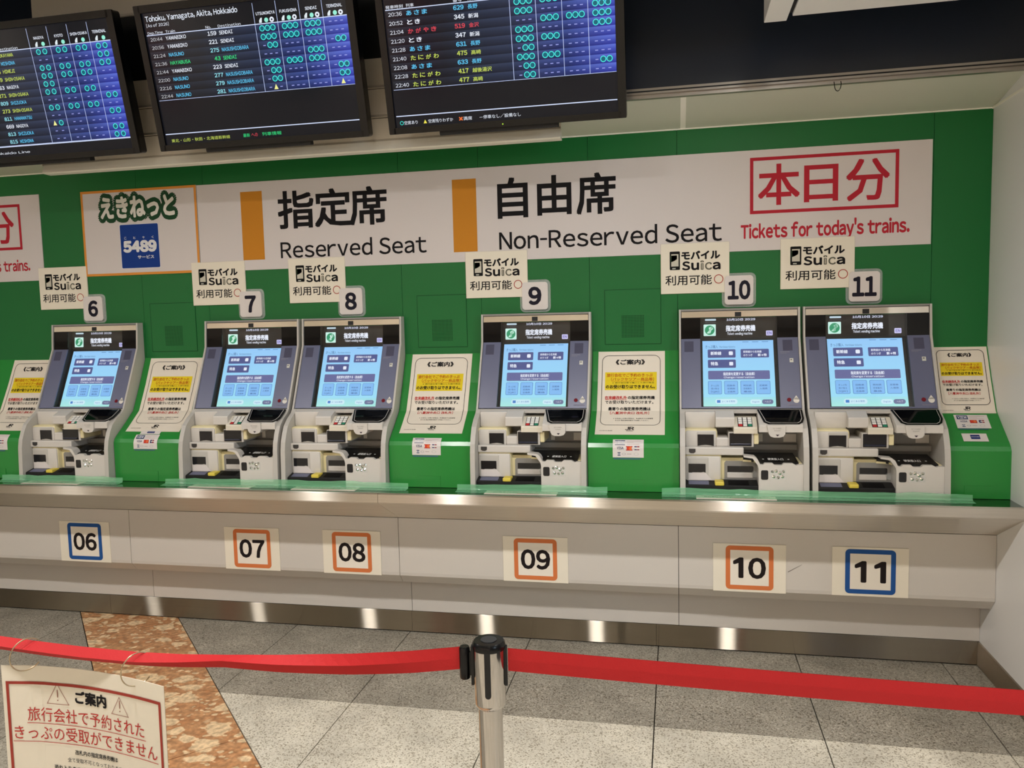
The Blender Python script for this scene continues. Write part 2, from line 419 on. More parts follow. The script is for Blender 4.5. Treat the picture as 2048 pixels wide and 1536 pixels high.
# floor: dark bed, then one slab per stone
fl = struct(MB().box(-12, 7, -9.0, .3, -.12, -.008), 'floor', JOINT, 'station floor of large granite slabs')
def clip(poly, a, b, c):
    """keep a*x+b*y+c >= 0"""
    out = []
    for i, p in enumerate(poly):
        q = poly[(i+1) % len(poly)]; dp = a*p[0]+b*p[1]+c; dq = a*q[0]+b*q[1]+c
        if dp >= 0: out.append(p)
        if (dp >= 0) != (dq >= 0):
            t = dp/(dp-dq); out.append((p[0]+(q[0]-p[0])*t, p[1]+(q[1]-p[1])*t))
    return out
def inset_clip(cell, lines, g=.0022):
    for (a, b, c) in lines:
        n = math.hypot(a, b); cell = clip(cell, a/n, b/n, c/n-g)
        if len(cell) < 3: return None
    return cell
def slab(cell, m, parent, dz=0.):
    area_ = abs(sum(cell[i][0]*cell[(i+1) % len(cell)][1]-cell[(i+1) % len(cell)][0]*cell[i][1] for i in range(len(cell))))/2
    if area_ < .0008: return
    MB().slabxy(cell, -.01, dz).build('tile', m, parent)
# diagonal brown band between lines through BR0 and BL0 with slope -1.057
k = 1.057
# right edge: y = -.004 - k*(x+2.209) ; left edge: y = -.02 - k*(x+2.775)
Rr = (k, 1, .004+k*2.209)      # >0 : right of band
Ll = (k, 1, .02+k*2.775)       # >0 : right of left edge
neg = lambda L: tuple(-q for q in L)
xs = [.813+.59*i for i in range(-9, 3)]
rows = [(0.02, -.076), (-.076, -.717), (-.717, -1.357), (-1.357, -1.997), (-1.997, -2.637)]
for j, (ya, yb) in enumerate(rows):
    m0 = G_GREY if j < 2 else G_WHITE
    for i in range(len(xs)-1):
        cell = [(xs[i]+.0022, yb+.0014), (xs[i+1]-.0022, yb+.0014), (xs[i+1]-.0022, ya-.0014), (xs[i]+.0022, ya-.0014)]
        if cell[1][0] > XR+.02: cell = [(min(x, XR+.02), y) for x, y in cell]
        if cell[0][0] >= XR: continue
        for L, mm in ((Rr, m0), (neg(Ll), G_GREY)):
            c = inset_clip(cell, [L])
            if c and len(c) > 2: slab(c, mm, fl, random.uniform(-.0004, .0003))
# brown band stones: joints at y=-.716 and square to the band

band = [(-6, 3), (1.5, 3), (1.5, -5.5), (-6, -5.5)]
base = inset_clip(band, [neg(Rr), Ll])

a = inset_clip(base, [(0, 1, .716), (0, -1, .02)]); slab(a, G_BROWN, fl)
jl = (-1, 1, -(1.432-1.212)+0.0)     # y - x - .22 >=0  => above-left of the cross joint
b1 = inset_clip(base, [(0, -1, -.716), (-1, 1, -.22)]); 
if b1: slab(b1, G_BROWN, fl)
prev = .22
for step in (-.62, -1.46, -2.3):
    b2 = inset_clip(base, [(0, -1, -.716), (1, -1, prev), (-1, 1, -step)])
    if b2: slab(b2, G_BROWN, fl)
    prev = step
# the concourse floor behind the camera
MB().box(-12, 7, -9, -2.64, -.01, 0).build('tile', G_WHITE, fl)

# back wall with its green laminate panels
wb = struct(MB().box(XL, XR+.2, .012, .16, 0, 3.0), 'wall_back', MATTE, 'green laminate back wall of the ticket machine bay')
seamx = [XL, -3.32, -2.30, -1.935, -.938, -.559, -.064, .318, 1.331, XR]
for i in range(len(seamx)-1):
    MB().box(seamx[i]+.0008, seamx[i+1]-.0008, 0, .012, 1.335, 2.283).build('panel', GREEN, wb)
MB().box(XL, XR, 0, .012, .8, 1.333).build('panel', GREEN, wb)
tri = struct(MB().box(XL, XR, -.006, .004, 2.2805, 2.2885), 'trim_1', CREAMTRIM, 'thin cream strip along the top of the green wall')
# service hatches in the wall above each filler console
for x0, x1 in ((-2.262, -2.012), (-.866, -.630), (.002, .246)):
    h = MB().box(x0, x1, -.0022, .004, 1.372, 1.612).build('access_hatch', GREEN, wb)
    g = MB(); g.frame(wallmap(-.0025), x0-.0004, 1.3716, x1+.0004, 1.6124, .0014, (12, 44, 22)); g.build('hatch_joint', PRINT, h)
    g = MB(); cx, n = (x0+x1)/2, 15
    Mh = wallmap(-.0026)
    for a_ in range(n):
        for b_ in range(n):
            g.rect(Mh, cx-.048+a_*.0066, 1.402+b_*.0066, cx-.048+a_*.0066+.0036, 1.402+b_*.0066+.0036, (18, 52, 26))
    g.build('speaker_grille', PRINT, h, 'dark punched dots')
# right wall
wr = struct(MB().box(XR, XR+.22, -1.6, .012, 0, 2.9), 'wall_right', GREYWALL, 'grey side wall at the right end of the bay')
struct(MB().box(XR-.008, XR+.002, -1.6, 0, .004, .103), 'baseboard_right', STEELS, 'steel kick plate along the foot of the side wall')
struct(MB().box(XR-.006, XR+.002, -.30, 0, 2.279, 2.287), 'trim_2', CREAMTRIM, 'cream strip between the side wall and soffit').rotation_euler = (0, 0, 0)
# sloping soffit boards
ce = struct(MB().prism([(0, 2.300), (-.31, 2.362), (-.31, 2.372), (0, 2.31)], XL, XR), 'ceiling', MATTE, 'sloping pale soffit above the green wall')
bx_ = [XL, -2.52, -1.08, .344, XR]
for i in range(4):
    MB().prism([(0, 2.284), (-.30, 2.344), (-.30, 2.36), (0, 2.30)], bx_[i]+(.011 if i else 0), bx_[i+1]-.011*(i < 3)).build('board', SOFFIT, ce)
for x in bx_[1:-1]:
    MB().prism([(0, 2.2845), (-.30, 2.3445), (-.30, 2.36), (0, 2.30)], x-.011, x+.011).build('joint_strip', CREAMTRIM, ce)
# grooved rail and dark header above it
rl = MB()
for (z0, z1, y) in ((2.342, 2.352, -.312), (2.352, 2.358, -.302), (2.358, 2.366, -.314), (2.366, 2.372, -.304), (2.372, 2.381, -.312)):
    rl.box(XL, XR+1.4, y, -.28, z0, z1)
struct(rl, 'trim_3', RAIL, 'grooved metal rail along the front of the soffit')
struct(MB().box(XL, XR+2.2, -.30, -.16, 2.384, 3.4), 'wall_header', HEADER, 'dark glossy header panel over the bay')
# concourse ceiling and far side, behind the camera
struct(MB().box(-12, 7, -9, -1.2, 2.82, 2.9), 'ceiling', mat('ceiling_white', (200, 196, 188), .6), 'pale concourse ceiling')
struct(MB().box(-7, 5, -1.24, -.3, 3.36, 3.42), 'ceiling', MATTE, 'raised dark ceiling strip over the bay')
struct(MB().box(-7, 5, -1.24, -1.2, 2.82, 3.42), 'trim_4', mat('ceiling_white'), 'riser between the concourse ceiling and the bay')
struct(MB().box(-12, 7, -9.2, -9, 0, 2.82), 'wall_front', mat('far_wall_cream', (226, 214, 196), .6), 'cream wall on the far side of the concourse')

for x0, x1, c in ((-3.6, -2.9, (190, 60, 60)), (-1.3, -.9, (120, 110, 100)), (.9, 1.3, (196, 58, 60)), (2.2, 3.4, (60, 110, 170)), (-5.2, -4.7, (120, 130, 120)), (-7.4, -7.0, (196, 58, 60)), (-8.9, -8.5, (130, 124, 112))):  # coloured panels on the unseen far wall, added for the mirror strips to reflect
    MB().box(x0, x1, -9.0, -8.98, .9, 2.1).build('panel', mat('far_panel_%d_%d' % (c[0], c[2]), c, .5), [o for o in bpy.data.objects if o.name == 'wall_front'][0])

# ================================================================== COUNTER
ct = thing('ticket_counter', (-1.0, -.2, 0), 'long steel-edged counter with grey front panels carrying the ticket machines', 'counter')
cx = [XL, -2.342, -.942, .315, XR]
for i, (a_, b_) in enumerate(((XL, -.935), (-.935, XR))):
    MB().box(a_, b_, -.405, .0, .745, .7705).build('worktop', STEELTOP, ct)
    MB().prism([(-.395, .745), (-.395, .771), (-.404, .7715), (-.410, .767), (-.412, .733), (-.408, .727), (-.395, .727)], a_+.0006, b_-.0006).build('front_edge', STEEL, ct, smooth=True)
    MB().prism([(-.407, .7265), (-.158, .603), (-.14, .61), (-.39, .74)], a_+.0006, b_-.0006).build('under_bevel', STEEL, ct)
MB().box(XL, XR, -.14, .0, .32, .745).build('carcass', MATTE, ct)
for i in range(4):
    a_, b_ = cx[i]+.0012, cx[i+1]-.0012
    MB().prism([(-.14, .600), (-.155, .600), (-.157, .345), (-.155, .33), (-.118, .288), (-.10, .288)], a_, b_).build('front_panel', FASCIA, ct)
    MB().box(a_+.0, b_, -.004, .0, .106, .295).build('lower_panel', FASCIA, ct)
MB().box(XL, XR-.001, -.1, 0, .285, .345).build('carcass', MATTE, ct)
kx = [XL, -2.6, -.944, .215, XR-.008]
for i in range(4):
    MB().box(kx[i]+.0006, kx[i+1]-.0006, -.008, 0, .006, .1035).build('kick_plate', STEELK, ct)
MB().box(XL, XR, 0, .012, 0, .62).build('carcass', MATTE, ct)

# ================================================================== FILLER CONSOLES (green, between machines)
PROF = [(-.001, 1.342), (-.058, 1.212), (-.119, 1.088), (-.19, 1.030), (-.247, .986), (-.262, .972), (-.270, .955), (-.272, .772)]
def arc(prof):
    s = [0]
    for a_, b_ in zip(prof, prof[1:]): s.append(s[-1]+math.dist(a_, b_))
    return s
ARC = arc(PROF)
def surf(x, s, off=.0):
    for i in range(len(PROF)-1):
        if s <= ARC[i+1] or i == len(PROF)-2:
            t = (s-ARC[i])/(ARC[i+1]-ARC[i]); (y0, z0), (y1, z1) = PROF[i], PROF[i+1]
            y, z = y0+(y1-y0)*t, z0+(z1-z0)*t; L = math.dist(PROF[i], PROF[i+1])
            ny, nz = -(z0-z1)/L, (y0-y1)/L
            return (x, y+ny*off, z+nz*off)
MW = .495
OVER = {6: 'leftmost ticket machine', 7: 'left machine of the middle pair', 8: 'right machine of the middle pair',
        9: 'lone machine between two green consoles', 10: 'left machine of the right-hand pair', 11: 'rightmost machine beside the side wall'}
MX = {6: -2.805, 7: -1.940, 8: -1.428, 9: -.552, 10: .323, 11: .830}
fillers = [(-3.60, MX[6]-.003, 'at the left edge of the picture'), (MX[6]+MW+.003, MX[7]-.003, 'beside the leftmost machine'),
           (MX[8]+MW+.003, MX[9]-.003, 'left of the lone machine'), (MX[9]+MW+.003, MX[10]-.003, 'right of the lone machine'),
           (MX[11]+MW+.003, XR-.0005, 'against the grey side wall')]
for k_, (a_, b_, where) in enumerate(fillers):
    t = thing('filler_console', ((a_+b_)/2, -.1, .7715), 'sloping green console panel '+where, 'console', 'green consoles between the ticket machines')
    MB().prism(PROF+[(-.001, .772)], a_, b_).build('body', GREENC, t)
    if k_ == 0: x0, x1 = -3.02, -2.92
    elif k_ == 4: x0, x1 = 1.385, 1.49
    else: x0, x1 = a_+(b_-a_)*.36, a_+(b_-a_)*.36+.098
    MB().box(x0, x1, -.2738, -.268, .776, .822).build('flap_door', GREENC, t)

# ================================================================== NOTICES ON THE CONSOLES
OY = (190, 92, 30); YL = (232, 206, 44); RD = (196, 52, 52)
def notice(x0, x1, s0, length, label):
    w = x1-x0
    t = thing('notice_poster', ((x0+x1)/2, -.1, 1.1), label, 'poster', 'cream printed notices on the green consoles')
    M = lambda o: (lambda u, v: surf(x0+u*w, s0+(1-v)*length, o))
    p = MB(); n = 24
    for i in range(n):
        v0, v1 = i/n, (i+1)/n
        m = M(.0018); p.poly([m(0, v0), m(1, v0), m(1, v1), m(0, v1)])
    m0, m1 = M(.0018), M(.0004)
    for i in range(n):
        v0, v1 = i/n, (i+1)/n
        p.poly([m1(0, v0), m0(0, v0), m0(0, v1), m1(0, v1)]); p.poly([m0(1, v0), m1(1, v0), m1(1, v1), m0(1, v1)])
    p.poly([m1(0, 0), m1(1, 0), m0(1, 0), m0(0, 0)]); p.poly([m0(0, 1), m0(1, 1), m1(1, 1), m1(0, 1)])
    p.build('sheet', PAPER, t)
    q = MB(); m = M(.0024); r = M(.0030)
    # frame in metres so its corners stay round
    mm = lambda u, v: m(u/w, v/length)
    q.frame(mm, .06*w, .13*length, .935*w, .955*length, .0022, (50, 44, 44), r=.028*w/.29)
    q.rect(m, .11, .565, .88, .765, YL, nv=8)
    q.build('print', PRINT, t)
    z = MB()
    T = lambda s, a, b, c, d, col, bo=.02: z.text(r, s, a, b, c, d, col, bo)
    T('《ご案内》', .27, .85, .70, .905, INK, .035)
    T('旅行会社でご予約のきっぷ', .135, .712, .82, .75, OY)
    T('（パックやツアー商品等）', .20, .668, .84, .704, OY)
    z.rect(r, .21, .661, .84, .664, OY)
    T('※旅行会社等で購入した旅行商品', .22, .638, .84, .654, INK, .01)
    T('のお受け取りはできません。', .125, .582, .85, .622, INK, .035)
    T('在来線改札外', .115, .462, .44, .498, RD, .03); z.rect(r, .115, .456, .44, .459, RD)
    T('の指定席券売機', .455, .462, .85, .498, INK, .03)
    T('でお受け取りいただけます。', .12, .412, .83, .448, INK, .02)
    T('最寄りの指定席券売機は', .17, .338, .79, .374, INK, .03)
    T('［八重洲中央口 改札外］', .20, .282, .77, .320, RD, .02)
    T('※お支払いの際の受取は、本通知文での発券等', .25, .215, .83, .231, INK, 0)
    T('または 指定席券売機までお越しください。', .28, .188, .77, .204, INK, 0)
    T('JR', .435, .062, .56, .105, INK, .03)
    z.rect(r, .45, .046, .545, .052, (60, 60, 60))
    T('2023年7月 東京駅', .06, .045, .25, .057, INK, 0)
    z.build('lettering', PRINT, t)
    return t
NL = .415
notice(-3.075, -2.813, .004, NL, 'cream notice poster half hidden by the leftmost machine')
notice(-2.272, -1.985, .004, NL, 'cream notice poster on the green console beside the leftmost machine')
notice(-.895, -.607, .003, NL, 'cream notice poster on the green console left of the lone machine')
notice(-.028, .262, .003, NL, 'cream notice poster on the green console right of the lone machine')
notice(1.338, 1.541, .004, .287, 'smaller cream notice poster on the console beside the side wall')
def paycard(x0, w, s0, L, label, name='payment_sticker', blue=False, tilt=0):
    t = thing(name, (x0+w/2, -.25, .96), label, 'sticker', 'small payment stickers under the notices')
    M = lambda o: (lambda u, v: surf(x0+u*w+tilt*(1-v), s0+(1-v)*L, o+.001))
    p = MB(); m = M(.001); n = 8
    for i in range(n): p.poly([m(0, i/n), m(1, i/n), m(1, (i+1)/n), m(0, (i+1)/n)])
    p.build('card', WHITEPL, t)
    q = MB(); r = M(.0016)
    if blue:
        q.rect(r, .33, .3, .70, .82, (32, 48, 110)); r2 = M(.002); q.text(r2, 'DISCOVER', .36, .5, .67, .62, (230, 230, 240), .02)
    else:
        q.rect(r, .07, .66, .40, .94, (38, 58, 100)); r2 = M(.002)
        q.text(r2, 'VIEW', .1, .71, .37, .88, (235, 235, 240), .03)
        for k_ in range(3): q.rect(r, .46, .88-.09*k_, .46+(.45, .22, .4)[k_], .895-.09*k_, (190, 150, 150))
        q.text(r, 'VISA', .14, .44, .35, .56, (60, 70, 110), .03)
        q.rect(r, .43, .38, .64, .60, (190, 52, 44)); q.disc(r2, .50, .49, .08, (214, 70, 50), rx=.05); q.disc(r2, .57, .49, .08, (232, 120, 70), rx=.05)
        q.rect(r, .70, .40, .78, .6, (52, 48, 96)); q.rect(r, .79, .40, .86, .6, (150, 48, 60)); q.rect(r2, .74, .47, .88, .52, (235, 230, 225))
        q.rect(r, .16, .10, .25, .28, (50, 60, 100)); q.ring(r2, .205, .19, .05, .025, (230, 230, 230))
        q.ring(r, .36, .19, .06, .015, (170, 170, 170)); q.rect(r, .46, .18, .60, .2, (150, 130, 130)); q.ring(r, .76, .19, .08, .02, (200, 200, 195))
        q.rect(M(.0012), .02, -.10, .9, -.03, (70, 110, 120))
    q.build('print', PRINT, t)
    return t
S1 = .372
paycard(-2.20, .125, .44, .072, 'payment card sticker on the console beside the leftmost machine', tilt=.0)
paycard(-2.185, .105, .415, .022, 'narrow blue-marked sticker tucked under the notice beside the leftmost machine', 'strip_sticker', True)
paycard(-.822, .130, .446, .078, 'payment card sticker on the console left of the lone machine')
paycard(.050, .127, .446, .078, 'payment card sticker on the console right of the lone machine')
paycard(1.383, .12, .300, .072, 'payment card sticker under the small notice beside the side wall')
paycard(1.388, .088, .400, .042, 'white sticker with a blue square beside the side wall', 'small_sticker', True)
paycard(-3.05, .15, .446, .078, 'payment card sticker at the left edge of the picture')

# ================================================================== SIGNS ON THE WALL
def board(name, x0, x1, z0, z1, label, cat='sign', t=.004, mt=None):
    th = thing(name, ((x0+x1)/2, 0, (z0+z1)/2), label, cat)
    MB().box(x0, x1, -t, -.0002, z0, z1).build('sign_face', mt or SIGNW, th)
    return th
Z0, Z1 = 1.759, 2.176
sg = board('wall_sign', -1.966, 1.3255, Z0, Z1, 'long white sign reading reserved and non-reserved seat with red today box')
m = wallmap(-.0046)
q = MB(); q.rect(m, -1.735, 1.807, -1.622, 2.131, ORANGE); q.build('orange_bar', PRINT, sg, 'left orange bar')
q = MB(); q.rect(m, -.681, 1.804, -.569, 2.129, ORANGE); q.build('orange_bar', PRINT, sg, 'right orange bar')
q = MB()
for ch, a_ in (('指', -1.540), ('定', -1.352), ('席', -1.176)): q.text(m, ch, a_, 1.950, a_+.178, 2.120, INK, .028)
for ch, a_, w_ in (('自', -.468, .132), ('由', -.287, .146), ('席', -.112, .166)): q.text(m, ch, a_, 1.948 if ch != '由' else 1.953, a_+w_, 2.120, INK, .028)
q.build('black_heading', PRINT, sg); q = MB(); q.text(m, 'Reserved Seat', -1.537, 1.809, -.811, 1.889, INK, .014)
q.build('english_heading', PRINT, sg); q = MB(); q.text(m, 'Non-Reserved Seat', -.467, 1.807, .503, 1.889, INK, .014)
q.build('english_heading', PRINT, sg)
q = MB()
for ch, a_ in (('本', .654), ('日', .838), ('分', 1.002)):
    q.text(m, ch, a_, 1.948 if ch != '日' else 1.953, a_+(.162 if ch != '日' else .128), 2.112 if ch != '日' else 2.098, RED, .022)
q.text(m, 'Tickets for today’s trains.', .583, 1.812, 1.243, 1.876, RED, .038)
q.build('red_lettering', PRINT, sg)
q = MB(); q.frame(m, .619, 1.912, 1.201, 2.145, .0135, RED); q.build('red_frame', PRINT, sg)
# left-hand sign (cut off by the frame)
sl = board('wall_sign', -5.0, -2.858, Z0-.012, Z1+.005, 'white sign at the left edge with the end of a red boxed heading')
q = MB()
for ch, a_ in (('本', -3.53), ('日', -3.345), ('分', -3.182)):
    q.text(m, ch, a_, 1.942, a_+(.162 if ch != '日' else .118), 2.102, RED, .022)
q.text(m, 'Tickets for today’s trains.', -3.60, 1.800, -2.940, 1.862, RED, .03)
q.build('red_lettering', PRINT, sl)
q = MB(); q.frame(m, -3.56, 1.908, -2.975, 2.138, .0135, RED); q.build('red_frame', PRINT, sl)
# square service panel with orange border
sp = board('service_panel', -2.613, -1.9685, 1.757, 2.1785, 'white square sign with thin orange border and a blue badge', t=.006)
m6 = wallmap(-.0064); m7 = wallmap(-.007); m8 = wallmap(-.0076)
q = MB(); q.frame(m6, -2.613, 1.757, -1.9685, 2.1785, .012, (226, 150, 66)); q.build('orange_border', PRINT, sp)
q = MB()
q.text(m6, 'えきねっと', -2.500, 2.042, -2.092, 2.140, (38, 74, 48), .23)
q.text(m8, 'えきねっと', -2.500, 2.042, -2.092, 2.140, (228, 224, 214), .045)
q.build('title_lettering', PRINT, sp)
q = MB(); q.rrect(m6, -2.403, 1.788, -2.184, 2.008, .006, (222, 222, 226)); q.rrect(m7, -2.400, 1.791, -2.187, 2.005, .006, (28, 62, 140))
for k_, ch in enumerate('ことやく'): q.text(m8, ch, -2.378+k_*.051, 1.934, -2.366+k_*.051, 1.945, (226, 226, 230), .03)
q.text(m8, '5489', -2.382, 1.872, -2.204, 1.922, (230, 230, 232), .075)
q.text(m8, 'サービス', -2.308, 1.836, -2.218, 1.852, (226, 226, 230), .04)
q.build('blue_badge', PRINT, sp)

# mobile-payment sheets and number plates above each machine
def mobile_sheet(n, x0, x1, z0, z1):
    t = thing('mobile_sheet', ((x0+x1)/2, 0, (z0+z1)/2), 'pale laminated mobile payment sheet over the '+OVER[n], 'sticker', 'laminated sheets over the machines')
    MB().box(x0, x1, -.0078, -.0002, z0, z1, bev=.0012, seg=1).build('sheet', LAMINATE, t)
    m = wallmap(-.0084); m2 = wallmap(-.009); w = x1-x0; h = z1-z0; q = MB()
    X = lambda u: x0+u*w
    Z = lambda v: z0+v*h
    q.rrect(m, X(.133), Z(.475), X(.283), Z(.842), .004, (22, 22, 22)); q.rect(m2, X(.155), Z(.545), X(.262), Z(.79), (205, 200, 184))
    q.poly([m2(X(.15), Z(.63)), m2(X(.20), Z(.655)), m2(X(.24), Z(.69)), m2(X(.24), Z(.765)), m2(X(.15), Z(.765))], (92, 120, 84)); q.rect(m2, X(.17), Z(.492), X(.22), Z(.515), (190, 190, 180))
    q.text(m, 'モバイル', X(.31), Z(.68), X(.86), Z(.835), INK, .05)
    q.text(m, 'S', X(.32), Z(.468), X(.425), Z(.632), INK, .04); q.text(m, 'u', X(.455), Z(.468), X(.555), Z(.60), INK, .04); q.text(m, 'a', X(.765), Z(.468), X(.865), Z(.60), INK, .04)
    q.text(m, 'i', X(.588), Z(.470), X(.625), Z(.64), (92, 92, 80), .03); q.text(m2, 'i', X(.598), Z(.480), X(.615), Z(.63), (214, 206, 186), .0)
    q.text(m, 'c', X(.655), Z(.468), X(.742), Z(.60), (92, 92, 80), .04); q.text(m2, 'c', X(.667), Z(.482), X(.732), Z(.586), (214, 206, 186), .0)
    q.text(m, '利用可能', X(.07), Z(.17), X(.745), Z(.365), INK, .015)
    q.ring(m, X(.845), Z(.27), .0195, .0032, (172, 56, 46), 24)
    q.build('print', PRINT, t)
def number_plate(n, x0, x1, z0, z1):
    t = thing('number_plate', ((x0+x1)/2, 0, (z0+z1)/2), 'raised white plate reading %d over the %s' % (n, OVER[n]), 'sign', 'white number plates over the machines')
    MB().box(x0, x1, -.0125, -.0092, z0, z1, bev=.012, seg=3)
    q = MB(); pts = []
    def rr(x0, x1, z0, z1, r):
        P = []
        for cx_, cz_, t0 in ((x0+r, z0+r, 180), (x1-r, z0+r, 270), (x1-r, z1-r, 0), (x0+r, z1-r, 90)):
            for k_ in range(6):
                a_ = math.radians(t0+90*k_/5); P.append((cx_+r*math.cos(a_), cz_+r*math.sin(a_)))
        return P
    q.slabxz(rr(x0, x1, z0, z1, .014), -.0005, -.0125).build('plate', WHITEPL, t)
    q = MB(); q.slabxz(rr(x0-.011, x1+.011, z0-.011, z1+.011, .022), -.0003, -.0045).build('clear_backing', CLEAR, t)
    q = MB(); w = x1-x0; h = z1-z0; s = str(n)
    a_, b_ = (.28, .72) if len(s) == 1 else (.13, .87)
    q.text(wallmap(-.0132), s, x0+w*a_, z0+h*.20, x0+w*b_, z0+h*.80, (34, 32, 44), .045)
    q.build('numeral', PRINT, t)
for n, (a_, b_, c_, d_) in {6: (-2.890, -2.608, 1.597, 1.810), 7: (-2.016, -1.730, 1.596, 1.805), 8: (-1.502, -1.214, 1.594, 1.805), 9: (-.628, -.341, 1.593, 1.802), 10: (.247, .535, 1.587, 1.802), 11: (.743, 1.036, 1.593, 1.803)}.items():
    mobile_sheet(n, a_, b_, c_, d_)
for n, (a_, b_) in {6: (-2.634, -2.524), 7: (-1.763, -1.648), 8: (-1.246, -1.131), 9: (-.367, -.250), 10: (.515, .633), 11: (1.014, 1.134)}.items():
    number_plate(n, a_, b_, 1.534, 1.657)

# numbered sheets on the counter front
def number_sheet(s, x0, x1, z0, z1, col, where):
    y = -.1585
    t = thing('number_sheet', ((x0+x1)/2, y, (z0+z1)/2), 'laminated sheet numbered %s in %s square below the %s' % (s, where, OVER[int(s)]), 'sticker', 'numbered sheets on the counter front')
    MB().box(x0, x1, y-.0009, y+.0016, z0, z1).build('sheet', LAMINATE, t)
    m = wallmap(y-.0014); m2 = wallmap(y-.0019); q = MB(); w = x1-x0; h = z1-z0
    cx_ = x0+w*.503; q.rect(m, cx_-.080, z0+h*.12, cx_+.080, z0+h*.90, (238, 230, 216)); q.frame(m2, cx_-.0965, z0+h*.05, cx_+.0965, z0+h*.96, .0185, col, r=.017, square_in=True)
    q.build('square_frame', PRINT, t)
    q = MB(); wn = .056 if s == '11' else .0625; q.text(m2, s.replace('1', '§'), cx_-wn, z0+h*.30, cx_+wn, z0+h*.705, (34, 28, 28), .035); q.build('numeral', PRINT, t)
BL = (40, 86, 152); OG = (214, 122, 72)
number_sheet('06', -2.741, -2.455, .330, .535, BL, 'a blue')
number_sheet('07', -1.824, -1.538, .327, .532, OG, 'an orange')
number_sheet('08', -1.316, -1.030, .328, .534, OG, 'an orange')
number_sheet('09', -.452, -.161, .329, .533, OG, 'an orange')
number_sheet('10', .458, .752, .327, .533, OG, 'an orange')
number_sheet('11', .933, 1.225, .331, .535, BL, 'a blue')
q = MB(); q.poly([(.760, -.1576, .418), (.815, -.1576, .452), (.816, -.1576, .4535), (.7605, -.1576, .4205)], (60, 54, 48))
tag(q.build('scuff_mark', PRINT), 'thin dark scuff on the counter front right of sheet 10', 'mark')

# ================================================================== TICKET MACHINE
T_, M_, B_ = (-.033, 1.515), (-.044, 1.392), (-.172, 1.105)
def gl(seg, off):
    A, B = ((T_, M_), (M_, B_))[seg]; L = math.dist(A, B); dy, dz = (B[0]-A[0])/L, (B[1]-A[1])/L
    ny, nz = dz, -dy
    return lambda u, s: (u, A[0]+dy*s+ny*off, A[1]+dz*s+nz*off)
def glslab(mb, seg, x0, x1, s0, s1, off, th, X):
    a, b = gl(seg, off), gl(seg, off-th)
    P = [a(X+x0, s1), a(X+x1, s1), a(X+x1, s0), a(X+x0, s0)]; Q = [b(X+x0, s1), b(X+x1, s1), b(X+x1, s0), b(X+x0, s0)]
    mb.raw(P+Q, [(0, 1, 2, 3), (7, 6, 5, 4), (0, 4, 5, 1), (1, 5, 6, 2), (2, 6, 7, 3), (3, 7, 4, 0)])
    return mb
SIDE = [(-.001, .7715), (-.314, .7715), (-.314, .80), (-.308, .93), (-.301, .968), (-.287, 1.004), (-.268, 1.038), (-.235, 1.066), (-.196, 1.088), (-.181, 1.103), (-.052, 1.392), (-.041, 1.518), (-.001, 1.518)]
